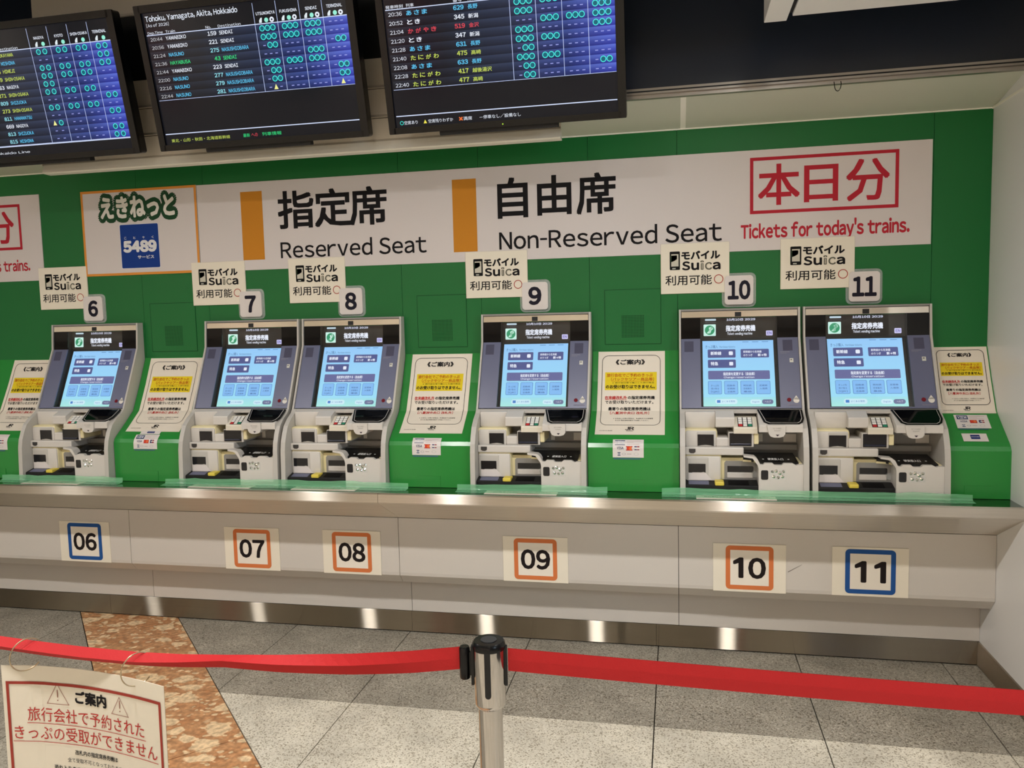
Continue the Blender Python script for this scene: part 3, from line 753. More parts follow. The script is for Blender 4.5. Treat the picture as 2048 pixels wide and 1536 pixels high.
def machine(X):
    t = thing('ticket_machine', (X+MW/2, -.16, .7715), '', 'ticket machine', 'reserved seat ticket machines on the counter')
    def part(mb, name, m, label=None, parent=None, smooth=False): return mb.build(name, m, parent or t, label, smooth=smooth)
    bx = lambda x0, x1, y0, y1, z0, z1, bev=.003: MB().box(X+x0, X+x1, y1, y0, z0, z1, bev=bev)
    LOW = [p for p in SIDE if p[1] <= 1.104]+[(-.001, 1.103)]
    for sd in (0, 1):
        mb = MB(); a_, b_ = (0, .0075) if sd == 0 else (MW-.0085, MW)
        mb.prism(SIDE, X+a_, X+b_)
        a_, b_ = (.0075, .021) if sd == 0 else (MW-.021, MW-.0085)
        mb.prism(LOW, X+a_, X+b_)
        part(mb, 'side_panel', MACH)
    # upper body: two side blocks, a head and a black cavity holding the display behind a pane
    OL, OR = .0885, .4035; prof = [(-.001, 1.103), (-.166, 1.106), (-.039, 1.392), (-.028, 1.5175), (-.001, 1.5175)]
    mb = MB(); mb.prism(prof, X+.0075, X+OL-.001); mb.prism(prof, X+OR+.001, X+MW-.0085)
    mb.prism([(-.001, 1.482), (-.030, 1.482), (-.028, 1.5175), (-.001, 1.5175)], X+OL-.001, X+OR+.001); part(mb, 'upper_body', MACHD)
    mb = MB(); inner = [(-.001, 1.106), (-.167, 1.108), (-.0395, 1.392), (-.0305, 1.482), (-.001, 1.482)]
    mb.prism(inner, X+OL-.001, X+OL); mb.prism(inner, X+OR, X+OR+.001)
    mb.prism([(-.001, 1.103), (-.168, 1.106), (-.166, 1.111), (-.001, 1.109)], X+OL, X+OR)
    glslab(mb, 0, OL, OR, .034, .130, -.0315, .0015, X); glslab(mb, 1, OL, OR, -.012, .309, -.0325, .0015, X); part(mb, 'display_cavity', MATTE)
    part(bx(.0075, MW-.0085, -.02, -.0415, 1.510, 1.5185, .002), 'top_rim', MACHD)
    x0, x1 = .0085, MW-.0095
    for a_, b_ in ((x0, OL), (OR, x1)):
        part(glslab(MB(), 0, a_, b_, .034, .124, .0012, .006, X), 'black_header_glass', GLASSB)
        part(glslab(MB(), 1, a_, b_, 0, .3115, .0008, .006, X), 'screen_surround', SLATE)
    part(glslab(MB(), 1, OL, OR, .306, .3115, .0008, .006, X), 'surround_sill', SLATE)
    pn = MB(); glslab(pn, 0, OL, OR, .033, .1235, .0006, .0015, X); glslab(pn, 1, OL, OR, .0005, .306, .0002, .0015, X); part(pn, 'glass_pane', PANE)
    mi = part(glslab(MB(), 0, x0+.002, x1-.002, .008, .033, .003, .006, X), 'mirror_strip', MIRROR, 'bright mirror strip')
    part(glslab(MB(), 0, .232, .258, .013, .032, .0042, .004, X), 'camera_window', MATTE, parent=mi)
    # darker sensor windows and small marks on the surround
    ms = MB(); g1 = gl(1, .0016); g0 = gl(0, .0020); g15 = gl(1, .0022)
    U = lambda f: (lambda u, s: f(X+u, s))
    g1, g0, g15 = U(g1), U(g0), U(g15)
    ms.rect(g1, .022, .060, .060, .012, (80, 80, 100)); ms.rect(g1, .424, .060, .462, .012, (80, 80, 100))
    ms.rect(g1, .412, .0672, .45, .0655, (150, 150, 160)); ms.rect(g1, .412, .0732, .438, .0718, (140, 140, 150))
    ms.rect(g15, .448, .113, .463, .095, (214, 214, 206)); ms.rect(U(gl(1, .0028)), .451, .104, .458, .099, (120, 120, 120))
    ms.disc(g15, .438, .276, .0085, (112, 30, 40)); 
    ms.disc(g15, .466, .278, .0120, (226, 222, 214), 16); ms.poly([g15(.4545, .2745), g15(.466, .257), g15(.4775, .2745)][::-1], (226, 222, 214))
    ms.rect(g1, .43, .300, .476, .296, (128, 124, 140))
    part(ms, 'surround_marks', PRINT, 'pale icons, red dot and white drop')['kind'] = 'stuff'
    # lit display
    D = MB(); BG = (150, 205, 255)
    RC = -.0305                                   # how deep the display sits
    UU = lambda f: (lambda u, s_: f(X+u-.0062, s_-.002))
    g2 = UU(gl(1, RC)); g3 = UU(gl(1, RC+.0006)); g4 = UU(gl(1, RC+.0012)); h3 = UU(gl(0, RC+.0007)); h4 = UU(gl(0, RC+.0013))
    D.grad(g2, .1045, .255, .3965, .001, [(158, 226, 252), (158, 226, 252), (152, 206, 254), (152, 206, 254)])
    D.grad(g2, .1045, .307, .3965, .255, [(176, 240, 226), (176, 240, 226), (160, 226, 240), (160, 226, 240)])
    disp = part(D, 'display', SCREEN, 'lit touch display')
    D = MB(); NB = (80, 88, 142)
    for (a_, b_, c_, d_) in ((.126, .041, .241, .079), (.262, .041, .377, .080), (.126, .088, .241, .125)): D.rrect(g3, a_, d_, c_, b_, .004, NB) if 0 else D.rrect(lambda u, v: g3(u, -v), a_, -d_, c_, -b_, .004, NB)
    f3 = lambda u, v: g3(u, -v)
    f4 = lambda u, v: g4(u, -v)
    D.rrect(f3, .126, -.177, .377, -.138, .004, (102, 106, 156))
    for a_ in (.125, .191, .257, .321):
        D.rrect(f3, a_, -.243, a_+.056, -.184, .005, (70, 120, 190)); D.rrect(f4, a_+.0015, -.2415, a_+.0545, -.1855, .004, (132, 190, 246))
    D.rrect(f3, .153, -.286, .243, -.264, .010, (206, 240, 250)); D.rrect(f3, .294, -.286, .339, -.266, .009, (206, 240, 250)); D.rrect(f3, .341, -.286, .386, -.266, .009, (104, 112, 150))
    D.rect(f4, .160, -.281, .174, -.269, (70, 130, 205))
    k3 = lambda u, v: h3(u, -v)
    k4 = lambda u, v: h4(u, -v)
    D.rrect(k3, .110, -.113, .161, -.063, .003, (206, 246, 236)); D.disc(k4, .1355, -.088, .0205, (38, 150, 104), 20)
    D.poly([k4(u, v-.0) for u, v in ((.121, -.103), (.134, -.088), (.131, -.078), (.146, -.070), (.150, -.083), (.142, -.090), (.139, -.101))], (214, 250, 236))
    D.rrect(k3, .368, -.115, .395, -.094, .003, (206, 204, 246))
    D.rrect(k3, .116, -.0475, .162, -.0395, .003, (190, 214, 226)); D.rect(k3, .116, -.056, .162, -.054, (70, 80, 90))
    part(D, 'screen_buttons', SCREEN, parent=disp)
    f5 = lambda u, v: UU(gl(1, RC+.0018))(u, -v)
    k5 = lambda u, v: UU(gl(0, RC+.0018))(u, -v)
    D = MB(); w = (236, 242, 255); db = (34, 66, 140)
    D.text(k4, '指定席券売機', .203, -.094, .324, -.069, w, .04); D.text(k4, 'Ticket vending machine', .208, -.110, .312, -.099, w, .02)
    D.text(k4, '10月10日 20:29', .206, -.0495, .324, -.0395, (210, 218, 240), .03)
    D.text(k5, 'EN', .373, -.110, .390, -.099, (90, 90, 170), .03)
    D.text(f4, 'きっぷ購入', .117, -.036, .168, -.021, (50, 88, 150), .0); D.text(f4, 'Purchase tickets', .176, -.034, .240, -.025, (50, 88, 150), .0)
    for i in range(3): D.rect(f4, .27+.04*i, -.0095, .296+.04*i, -.007, (84, 130, 190))
    D.text(f5, '新幹線', .138, -.067, .182, -.051, w, .03); D.rrect(f5, .213, -.068, .230, -.051, .004, w); D.text(f5, '特急', .138, -.114, .168, -.098, w, .03); D.rrect(f5, .214, -.115, .230, -.099, .003, w)
    D.text(f5, '新幹線から在来線', .273, -.059, .347, -.048, w, .02); D.text(f5, 'のりつぎ', .273, -.074, .310, -.064, w, .02); D.text(f5, '新→特', .332, -.0745, .367, -.063, w, .04)
    D.text(f5, '指定席を変更する（自由席）', .188, -.160, .316, -.146, w, .03); D.text(f5, 'Change reservation', .190, -.172, .314, -.164, w, .02)
    for i, ls in enumerate((('きっぷを', '受け取る', '［QR］'), ('回数券', '定期券', '企画券'), ('時刻表', '空席案内', '乗換'), ('定期券', '入場券'))):
        for j, s_ in enumerate(ls):
            a_ = (.125, .191, .257, .321)[i]+.012; z_ = -.201-.0135*j
            D.text(f5, s_, a_, z_-.008, a_+.032, z_, db, .01)
    D.text(f5, 'よくある質問', .180, -.279, .232, -.271, (60, 110, 190), 0); D.text(f5, 'English', .303, -.280, .330, -.273, (60, 110, 190), 0); D.text(f5, 'ヘルプ', .352, -.280, .376, -.272, w, .01)
    part(D, 'screen_lettering', SCREEN, parent=disp)
    # ---- lower body
    part(bx(.0075, MW-.0085, -.001, -.120, .7715, 1.103, 0), 'inner_body', MACHD)
    part(MB().prism([(-.11, 1.104), (-.178, 1.104), (-.186, 1.096), (-.186, 1.088), (-.11, 1.084)], X+.0075, X+MW-.0085), 'shelf_lip', MACH)
    part(bx(.021, .145, -.11, -.203, 1.028, 1.097, .008), 'left_cover', MACHL, smooth=True)
    part(MB().prism([(-.11, 1.098), (-.192, 1.098), (-.236, 1.078), (-.239, 1.072), (-.239, 1.040), (-.234, 1.036), (-.11, 1.036)], X+.143, X+.2165), 'cash_cover', MACHL)
    part(bx(.017, .150, -.11, -.236, .955, 1.030, .012), 'note_unit_edge', CREAM, 'cream edged surround', smooth=True)
    nu = part(bx(.021, .146, -.11, -.241, .953, 1.024, .010), 'note_unit', MACHL, smooth=True)
    part(bx(.068, .138, -.2, -.2425, .960, 1.018, .002), 'slot_surround', MACH, parent=nu)  # plate in a slightly darker grey around the note slot
    part(MB().slabxz([(X+.071, 1.008), (X+.135, 1.008), (X+.135, .961), (X+.122, .964), (X+.103, .966), (X+.084, .964), (X+.071, .961)], -.2, -.244), 'note_slot', SLOT, 'black note slot', parent=nu)
    part(bx(.144, .194, -.11, -.240, .957, .996, .006), 'unit_bridge', MACHL)
    su = part(bx(.193, .292, -.11, -.240, .957, 1.017, .003), 'card_unit', MACHL)
    part(MB().slabxz([(X+.197, 1.014), (X+.283, 1.014), (X+.283, .962), (X+.197, .962)], -.2, -.2435), 'card_slot', SLOT, 'wide black slot', parent=su)
    part(bx(.200, .280, -.24, -.249, .966, .973, .002), 'slot_lip', mat('dark_blue_lip', (30, 34, 54), .2), parent=su)
    part(bx(.2925, .3115, -.11, -.241, .969, 1.013, .004), 'cream_block', CREAM, 'cream block')
    # keypad
    kp = part(MB().prism([(-.11, 1.074), (-.198, 1.074), (-.249, 1.040), (-.252, 1.034), (-.252, 1.014), (-.11, 1.014)], X+.213, X+.305), 'keypad', mat('keypad_cream', (224, 216, 198), .45))
    def kmap(off):
        L = math.dist((-.198, 1.074), (-.249, 1.040)); dy, dz = (-.051)/L, (-.034)/L; ny, nz = dz, -dy
        return lambda u, v: (X+u, -.198+dy*v*L+ny*off, 1.074+dz*v*L+nz*off)
    KB = MB(); K0, K1 = kmap(.0008), kmap(.0026)
    f = lambda M: (lambda u, v: M(u, -v))
    KB.rect(f(K0), .230, -.97, .287, -.04, (24, 20, 22)); part(KB, 'keypad_base', PRINT, parent=kp)
    KB = MB()
    for i in range(3):
        for j in range(4):
            c = (240, 238, 232)
            if j == 3: c = ((196, 60, 62), (240, 238, 232), (56, 140, 110))[i]
            u0 = .2325+i*.0185; v0 = .08+j*.225
            a_, b_ = K0, K1
            P = [b_(u0, v0+.18), b_(u0+.015, v0+.18), b_(u0+.015, v0), b_(u0, v0)]; Q = [a_(u0, v0+.18), a_(u0+.015, v0+.18), a_(u0+.015, v0), a_(u0, v0)]
            KB.raw(P+Q, [(0, 1, 2, 3), (0, 4, 5, 1), (1, 5, 6, 2), (2, 6, 7, 3), (3, 7, 4, 0)], c)
    part(KB, 'keys', PRINT, 'white keys with red and green', parent=kp)
    # contactless reader
    part(MB().prism([(-.11, 1.103), (-.182, 1.103), (-.274, 1.054), (-.279, 1.047), (-.279, 1.024), (-.11, 1.020)], X+.309, X+.475), 'reader_block', MACHL)
    def rmap(off):
        A, B = (-.182, 1.103), (-.274, 1.054); L = math.dist(A, B); dy, dz = (B[0]-A[0])/L, (B[1]-A[1])/L; ny, nz = dz, -dy
        return lambda u, v: (X+u, A[0]+dy*v*L+ny*off, A[1]+dz*v*L+nz*off)
    def trap(M, ins):
        P = [(.309+ins, .03+ins*5), (.484-ins, .03+ins*5), (.484-ins, .62), (.476-ins, .86-ins*3), (.462-ins*.8, .98-ins*6), (.345+ins*.8, .98-ins*6), (.328+ins, .86-ins*3)]
        return [M(u, v) for u, v in P][::-1]
    def plate(M0, M1, ins, name, m, label, par=None):
        a_, b_ = trap(M1, ins), trap(M0, ins); n = len(a_); mb = MB()
        mb.raw(a_+b_, [tuple(range(n)), tuple(range(n, 2*n))[::-1]]+[(i, n+i, n+(i+1) % n, (i+1) % n) for i in range(n)])
        return part(mb, name, m, label, parent=par)
    rd = plate(rmap(-.004), rmap(.003), 0, 'card_reader', BLACK, 'black contactless reader pad')
    plate(rmap(.003), rmap(.0036), .008, 'reader_outline', WHITEPL, 'white outline', rd)
    plate(rmap(.003), rmap(.0042), .0098, 'reader_glass', GLASSB, None, rd)
    tg = MB(); P = [(.338, 1.054), (.408, 1.054), (.407, 1.018), (.400, 1.008), (.385, 1.004), (.364, 1.004), (.352, 1.008), (.345, 1.018)]
    tg.slabxz([(X+a_, b_) for a_, b_ in P], -.2, -.2865); tg = part(tg, 'reader_tongue', MACHL)
    q = MB(); f_ = wallmap(-.2872); q.poly([f_(X+.371, 1.016), f_(X+.378, 1.009), f_(X+.385, 1.016)], (60, 50, 60)); q.text(f_, 'IC CARD', X+.360, 1.038, X+.392, 1.043, (150, 146, 140), 0); q.text(f_, 'touch', X+.365, 1.030, X+.388, 1.035, (150, 146, 140), 0)
    part(q, 'tongue_print', PRINT, parent=tg)
    q = MB(); f_ = wallmap(-.1208); q.rect(f_, X+.321, .961, X+.338, .994, (226, 222, 214)); part(q, 'recess_label', PRINT); q = MB(); q.rect(f_, X+.421, .961, X+.471, .994, (226, 222, 214)); part(q, 'recess_label', PRINT)
    part(bx(.250, MW-.021, -.11, -.150, .930, .955, .004), 'recess_ledge', MACHD)
    part(bx(.021, .252, -.11, -.256, .925, .958, .005), 'middle_band', MACHL)
    part(MB().slabxz([(X+.036, .951), (X+.062, .951), (X+.062, .938), (X+.055, .933), (X+.043, .933), (X+.036, .938)], -.25, -.258), 'sensor_window', mat('dark_grey_window', (56, 54, 54), .3))
    # lower left outlet
    part(bx(.0205, .166, -.11, -.247, .80, .9285, .010), 'outlet_edge', CREAM, 'cream edged surround', smooth=True)
    ou = part(bx(.0215, .163, -.11, -.2515, .79, .922, .010), 'receipt_outlet', MACHL, smooth=True)
    part(bx(.028, .114, -.2, -.2540, .815, .915, .004), 'outlet_panel', MACH, parent=ou)
    part(MB().slabxz([(X+.034, .889), (X+.102, .889), (X+.102, .853), (X+.094, .856), (X+.084, .854), (X+.050, .854), (X+.044, .850), (X+.034, .853)], -.25, -.2555), 'outlet_slot', SLOT, 'black outlet slot', parent=ou)
    part(MB().slabxz([(X+.034, .852), (X+.102, .852), (X+.127, .822), (X+.034, .822)], -.25, -.2560), 'outlet_chute', WHITEPL, 'light chute plate', parent=ou)
    # middle ticket outlet
    part(MB().slabxz([(X+.166, .80), (X+.312, .80), (X+.312, .892), (X+.300, .9095), (X+.166, .9095)], -.11, -.222), 'ticket_outlet_edge', CREAM, 'cream edged surround')
    to = part(MB().slabxz([(X+.178, .80), (X+.312, .80), (X+.312, .885), (X+.304, .897), (X+.184, .897), (X+.178, .890)], -.2, -.2245), 'ticket_outlet', MACHD)
    part(MB().slabxz([(X+.190, .876), (X+.289, .876), (X+.292, .872), (X+.292, .852), (X+.190, .852)], -.22, -.2262), 'ticket_slot', SLOT, 'long black ticket slot', parent=to)
    part(bx(.188, .290, -.22, -.228, .8265, .8495, .003), 'slot_plate', MACHL, parent=to)
    part(MB().tube([(X+.298, -.215, .846), (X+.298, -.235, .846)], .014, 14), 'clear_knob', CLEAR, 'clear round knob', parent=to)
    tr = part(MB().prism([(-.12, .812), (-.245, .822), (-.293, .810), (-.297, .806), (-.297, .773), (-.12, .773)], X+.0212, X+.304), 'tray', MATTE, 'black tray')
    def tmap(off): return lambda u, v: (X+u, -.245-.048*v-.001*off*230, .822-.012*v+off)
    q = MB(); tm = tmap(.0006); fl_ = lambda u, v: tm(u, -v)
    q.rect(fl_, .034, -.95, .114, -.25, (110, 112, 132)); part(q, 'tray_label', PRINT, 'grey label', parent=tr); q = MB(); q.rect(fl_, .190, -.95, .270, -.1, (4, 4, 6)); part(q, 'tray_hole', PRINT, parent=tr)
    part(MB().box(X+.137, X+.173, -.300, -.25, .8085, .8245, bev=.004), 'yellow_label', YELLOW, 'yellow label', parent=tr)
    # coin tray
    cy = part(MB().slabxy([(X+.250, -.150), (X+.470, -.150), (X+.470, -.285), (X+.31, -.285), (X+.29, -.245), (X+.250, -.23)], .896, .9035), 'coin_tray_edge', CREAM, 'yellowish tray rim')
    cp = MB(); P = [(.252, -.165), (.452, -.165), (.458, -.288), (.311, -.288), (.296, -.25), (.252, -.225)]
    def ct_(u, y): return (X+u, y, .9225+(y+.165)*.145)
    top = [ct_(*p) for p in P]; n = len(top)
    cp.raw(top[::-1]+[(x, y, z-.014) for x, y, z in top[::-1]], [tuple(range(n)), tuple(range(n, 2*n))[::-1]]+[(i, n+i, n+(i+1) % n, (i+1) % n) for i in range(n)])
    cp = part(cp, 'coin_tray', BLACK, 'black coin tray')
    q = MB(); cm = lambda u, v: (X+u, v, .9225+(v+.165)*.145+.0007)
    q.text(cm, '硬貨投入口', X-X+.345, -.262, .404, -.236, (226, 224, 220), .03); q.disc(cm, .327, -.25, .004, (220, 220, 214), 8); q.disc(cm, .424, -.25, .004, (220, 220, 214), 8)
    part(q, 'tray_lettering', PRINT, parent=cp)
    fb = part(MB().slabxz([(X+.305, .7715), (X+MW-.0085, .7715), (X+MW-.0085, .9), (X+.455, .9), (X+.446, .897), (X+.433, .9045), (X+.400, .9045), (X+.392, .897), (X+.365, .897), (X+.357, .9045), (X+.328, .9045), (X+.322, .898), (X+.311, .899), (X+.300, .921), (X+.289, .930), (X+.248, .934), (X+.248, .927), (X+.282, .922), (X+.302, .894), (X+.305, .88)], -.262, -.305), 'front_block', MACHL)
    part(bx(.306, MW-.0215, -.12, -.263, .7715, .890, 0), 'front_block_body', MACH)
    q = MB(); P = []
    for cx_, cz_, t0 in ((.3195, .8435, 180), (.3355, .8435, 270), (.3355, .8705, 0), (.3195, .8705, 90)):
        for k_ in range(4):
            a_ = math.radians(t0+30*k_); P.append((X+cx_+.0055*math.cos(a_), cz_+.0055*math.sin(a_)))
    part(q.slabxz(P, -.3, -.3062), 'sensor_panel', SLOT, 'black rounded sensor panel', parent=fb)
    q = MB()
    for (u, z, r) in ((.357, .871, .006), (.371, .874, .007), (.386, .866, .008), (.362, .851, .007), (.379, .848, .006), (.395, .852, .007), (.399, .872, .006)):
        for rr_, yy in ((r, -.3052),):
            n = 10; c = [(X+u+r*math.cos(2*math.pi*k_/n), -.3053, z+r*math.sin(2*math.pi*k_/n)) for k_ in range(n)]
            q.raw(c+[(X+u+random.uniform(-.002, .002), -.3095, z)], [(k_, (k_+1) % n, n) for k_ in range(n)])
    part(q, 'coin_window', COIN, 'shiny coin return window', parent=fb)
    part(bx(.348, .408, -.3, -.3058, .8385, .880, .001), 'clear_cover', CLEAR, 'clear cover', parent=fb)
    return t
proto = machine(MX[9])
tops = {6: 'leftmost, seen most from the side', 7: 'left machine of the pair under the reserved seat heading', 8: 'right machine of the pair under the reserved seat heading',
        9: 'standing alone between two green consoles', 10: 'left machine of the right-hand pair', 11: 'next to the console by the side wall'}
for n, x in MX.items():
    o = proto if n == 9 else copy_tree(proto, (x+MW/2, -.16, .7715))
    o['label'] = 'grey ticket machine numbered %d, %s' % (n, tops[n])

# ================================================================== COUNTER TOP: tape and paper strips
def tape(x0, x1, label):
    mb = MB(); n = max(10, int((x1-x0)/.05)); rows = []
    for i in range(n+1):
        x = x0+(x1-x0)*i/n; e = min(1, min(i, n-i)/1.5)
        w = random.uniform(-.003, .003)
        rows.append([(x, -.3165-.002*e+w*.2, .797+w+.004*e), (x, -.3175+w*.2, .781), (x, -.322, .7745+abs(w)*.4), (x, -.340+w, .7728+abs(w)*.5), (x, -.358+w, .7722)])
    for i in range(n):
        for j in range(4):
            mb.poly([rows[i][j], rows[i][j+1], rows[i+1][j+1], rows[i+1][j]])
    o = mb.build('tape_strip', TAPE, None, smooth=True)
    tag(o, label, 'tape', 'green tape along the feet of the machines')
tape(-2.90, -2.235, 'translucent green tape strip along the foot of the leftmost machine')
tape(-2.01, -.83, 'translucent green tape strip along the feet of the middle pair of machines')
tape(-.61, .03, 'translucent green tape strip along the foot of the lone machine')
tape(.25, 1.40, 'translucent green tape strip along the feet of the right-hand pair')
def strip(x0, x1, label):
    t = thing('paper_strip', ((x0+x1)/2, -.345, .7715), label, 'label', 'paper strips on the counter top')
    MB().slabxy([(x0, -.373), (x1, -.373), (x1, -.312), (x0, -.312)], .7709, .7722).build('paper', PAPER, t)
    q = MB(); f_ = lambda u, v: (u, v, .7727)
    w = x1-x0
    q.text(f_, '旅行会社でご予約の方は受け取れません', x0+.1*w, -.345, x0+.92*w, -.328, INK, .0); q.rect(f_, x0+.45*w, -.360, x0+.75*w, -.357, RD)
    q.build('lettering', PRINT, t)
for n, (a_, b_) in {6: (-2.745, -2.435), 7: (-1.86, -1.555), 8: (-1.355, -1.055), 9: (-.48, -.175), 10: (.385, .69)}.items():
    strip(a_, b_, 'thin white paper strip on the counter before the '+OVER[n])

# ================================================================== MONITORS and their housing
hs = thing('monitor_housing', (-1.3, -.3, 2.2), 'beige planked housing behind the hanging departure screens', 'housing')
XA, XB = -2.53, -.134
MB().box(XA+.004, XB-.004, -.322, -.3145, 2.25, 3.3).build('backing', MATTE, hs)
for z0, z1 in ((2.244, 2.3405), (2.3445, 2.460), (2.464, 2.5845), (2.862, 3.3)):
    MB().prism([(-.318, z0), (-.338, z0), (-.331, z0+.012), (-.329, z1), (-.318, z1)], XA, XB).build('plank', BEIGE, hs)
MB().box(XA, XB, -.326, -.315, 2.585, 2.862).build('black_recess', MATTE, hs)
MB().prism([(-.318, 2.246), (-.338, 2.246), (-.342, 2.232), (-.350, 2.2105), (-.34, 2.206), (-.3, 2.206)], XA+.01, XB).build('bottom_lip', BEIGEL, hs)

TILT = .23
def monitor(x0, label, kind):
    O = Vector((x0, -.48, 2.235)); up = Vector((0, -math.sin(TILT), math.cos(TILT))); nr = Vector((0, -math.cos(TILT), -math.sin(TILT)))
    Wd, H = .93, .56
    t = thing('departure_screen', (x0+Wd/2, -.44, 2.235), label, 'monitor', 'departure screens hanging over the ticket machines')
    P = lambda off: (lambda a, b: tuple(O+Vector((a, 0, 0))+up*b+nr*off))
    def slab_(mb, a0, a1, b0, b1, o0, o1, r=0.004):
        pts = []
        for ca, cb, t0 in ((a0+r, b0+r, 180), (a1-r, b0+r, 270), (a1-r, b1-r, 0), (a0+r, b1-r, 90)):
            for k_ in range(4):
                q_ = math.radians(t0+30*k_); pts.append((ca+r*math.cos(q_), cb+r*math.sin(q_)))
        n = len(pts); A = [P(o1)(*p) for p in pts]; B = [P(o0)(*p) for p in pts]
        mb.raw(A+B, [tuple(range(n)), tuple(range(n, 2*n))[::-1]]+[(i, n+i, n+(i+1) % n, (i+1) % n) for i in range(n)])
        return mb
    slab_(MB(), 0, Wd, 0, H, -.045, -.004, .012).build('case', BLACK, t)
    fr = MB()
    slab_(fr, 0, .027, 0, H, -.006, .006); slab_(fr, Wd-.030, Wd, 0, H, -.006, .006); slab_(fr, .02, Wd-.02, 0, .024, -.006, .006); slab_(fr, .02, Wd-.02, H-.028, H, -.006, .006)
    fr.build('bezel', BLACK, t)
    g = MB(); slab_(g, .03, .03+.004, .2, .5, .005, .007) if 0 else None
    slab_(MB(), .20, .67, -.016, .006, -.042, -.012).build('bracket', MATTE, t)
    slab_(MB(), .30, .63, .12, .44, -.16, -.044).build('wall_mount', MATTE, t)
    s = MB(); m0 = P(-.0030); m1 = P(-.0022); m2 = P(-.0014)
    s.rect(m0, .026, .022, Wd-.029, H-.027, (9, 12, 20))
    scr = s.build('screen', SCREENTV, t, 'lit screen')
    s = MB(); nrow = {'e1': 12, 'e2': 8, 'j': 9}[kind]; HB = .448; ph = .0315 if kind != 'e2' else .031
    for i in range(nrow):
        b1 = HB-ph*i; b0 = b1-ph
        stops = [(.034, (34, 40, 50), (10, 14, 20)), (.25, (30, 38, 52), (9, 14, 22)), (.50, (44, 56, 84), (12, 22, 44)), (.72, (62, 80, 150), (16, 28, 84)), (.897, (92, 112, 214), (30, 40, 150))]
        for (ua, ta, ba), (ub, tb, bb) in zip(stops, stops[1:]):
            mid = lambda a_, b_: tuple((x+y)//2 for x, y in zip(a_, b_))
            s.grad(m1, ua, b0, ub, (b0+b1)/2, [ba, bb, mid(tb, bb), mid(ta, ba)])
            s.grad(m1, ua, (b0+b1)/2, ub, b1, [mid(ta, ba), mid(tb, bb), tb, ta])
    bot = HB-ph*nrow; LN = (190, 205, 245)
    for c_ in (.513, .6095, .7055, .800): s.rect(m2, c_-.001, bot, c_+.001, .525, LN)
    s.rect(m2, .034, HB-.001, .897, HB+.002, (214, 226, 255)); s.rect(m2, .034, bot-.001, .897, bot+.0008, LN); s.rect(m2, .033, .065, .897, .0685, (214, 226, 255))
    s.build('timetable_grid', SCREENTV, scr)
    s = MB(); CY = (70, 236, 226); DS = (150, 158, 226); nm = 2 if kind == 'e1' else 3
    if kind == 'e1': marks = ['oo oo oo oo', '-- -- -- oo', 'oo oo oo oo', 'oo oo oo --', 'oo -- -- --', 'oo oo oo --', '-- -- -- oo', 'oo oo oo --', '-- -- -- oo', '^o -- -- --', '-- -- -- oo', '-- -- -- oo']
    elif kind == 'e2': marks = ['ooo ooo ooo ---', 'ooo ooo ooo ---', '-oo --- --- -oo', '--- --- ooo ---', 'ooo ooo ooo ---', '-oo --- --- -oo', '-oo --- --- -oo', '-^- --- --- -^-']
    else: marks = ['ooo ooo ooo ooo', 'ooo --- --- ooo', '--- ooo ooo ooo', 'ooo --- --- ooo', 'ooo ooo --- ---', '-oo --- --- ---', 'ooo ooo --- ---', '-oo --- --- -oo', '-oo --- --- ---']
    for i, row in enumerate(marks):
        zc = HB-ph*(i+.52)
        for j, cell in enumerate(row.split()):
            ccx = (.563, .659, .754, .850)[j]
            for k_, ch in enumerate(cell):
                xx = ccx+((k_-1)*.0232 if nm == 3 else (k_-.5)*.031)
                if ch == 'o': s.disc(m1 if 0 else P(-.0018), xx, zc, .009, (6, 96, 116), 14, rx=.0088); s.ring(m2, xx, zc, .0112, .0030, CY, 16)
                elif ch == '^': s.poly([m2(xx-.009, zc-.009), m2(xx+.009, zc-.009), m2(xx, zc+.011)], (240, 240, 150))
                else: s.rect(m2, xx-.0055, zc-.0018, xx+.0055, zc+.0014, DS)
    for j in range(4):
        ccx = (.563, .659, .754, .850)[j]
        for k_ in range(nm):
            xx = ccx+((k_-1)*.0232 if nm == 3 else (k_-.5)*.031)
            if k_ == 0: s.poly([m2(xx-.008, .452), m2(xx+.003, .452), m2(xx+.006, .470), m2(xx, .470), m2(xx-.007, .461)], (226, 236, 240))
            elif k_ == 1: s.disc(m2, xx, .4605, .0085, (150, 236, 214), 12)
            else: s.ring(m2, xx, .4605, .0095, .0060, (232, 238, 250))
    s.build('seat_marks', SCREENTV, scr)
    s = MB(); Wt = (232, 238, 250); BU = (92, 196, 240); YG = (196, 214, 92); GR = (50, 220, 130); RDs = (214, 70, 84)
    def T(tx, a0, a1, b0, b1, c, bo=.02): s.text(m2, tx, a0, b0, a1, b1, c, bo)
    if kind in ('e1', 'e2'):
        for j, nme in enumerate(('NAGOYA', 'KYOTO', 'SHIN-OSAKA', 'TERMINAL') if kind == 'e1' else ('UTSUNOMIYA', 'FUKUSHIMA', 'SENDAI', 'TERMINAL')):
            w_ = len(nme)*.0080; ccx = (.563, .659, .754, .850)[j]; T(nme, ccx-w_/2, ccx+w_/2, .480, .491, Wt)
        T('Destination', .353, .452, .452, .462, Wt, 0); T('No.', .299, .322, .452, .462, Wt, 0); T('Dep.Time', .040, .108, .452, .462, Wt, 0); T('Train', .120, .163, .452, .462, Wt, 0)
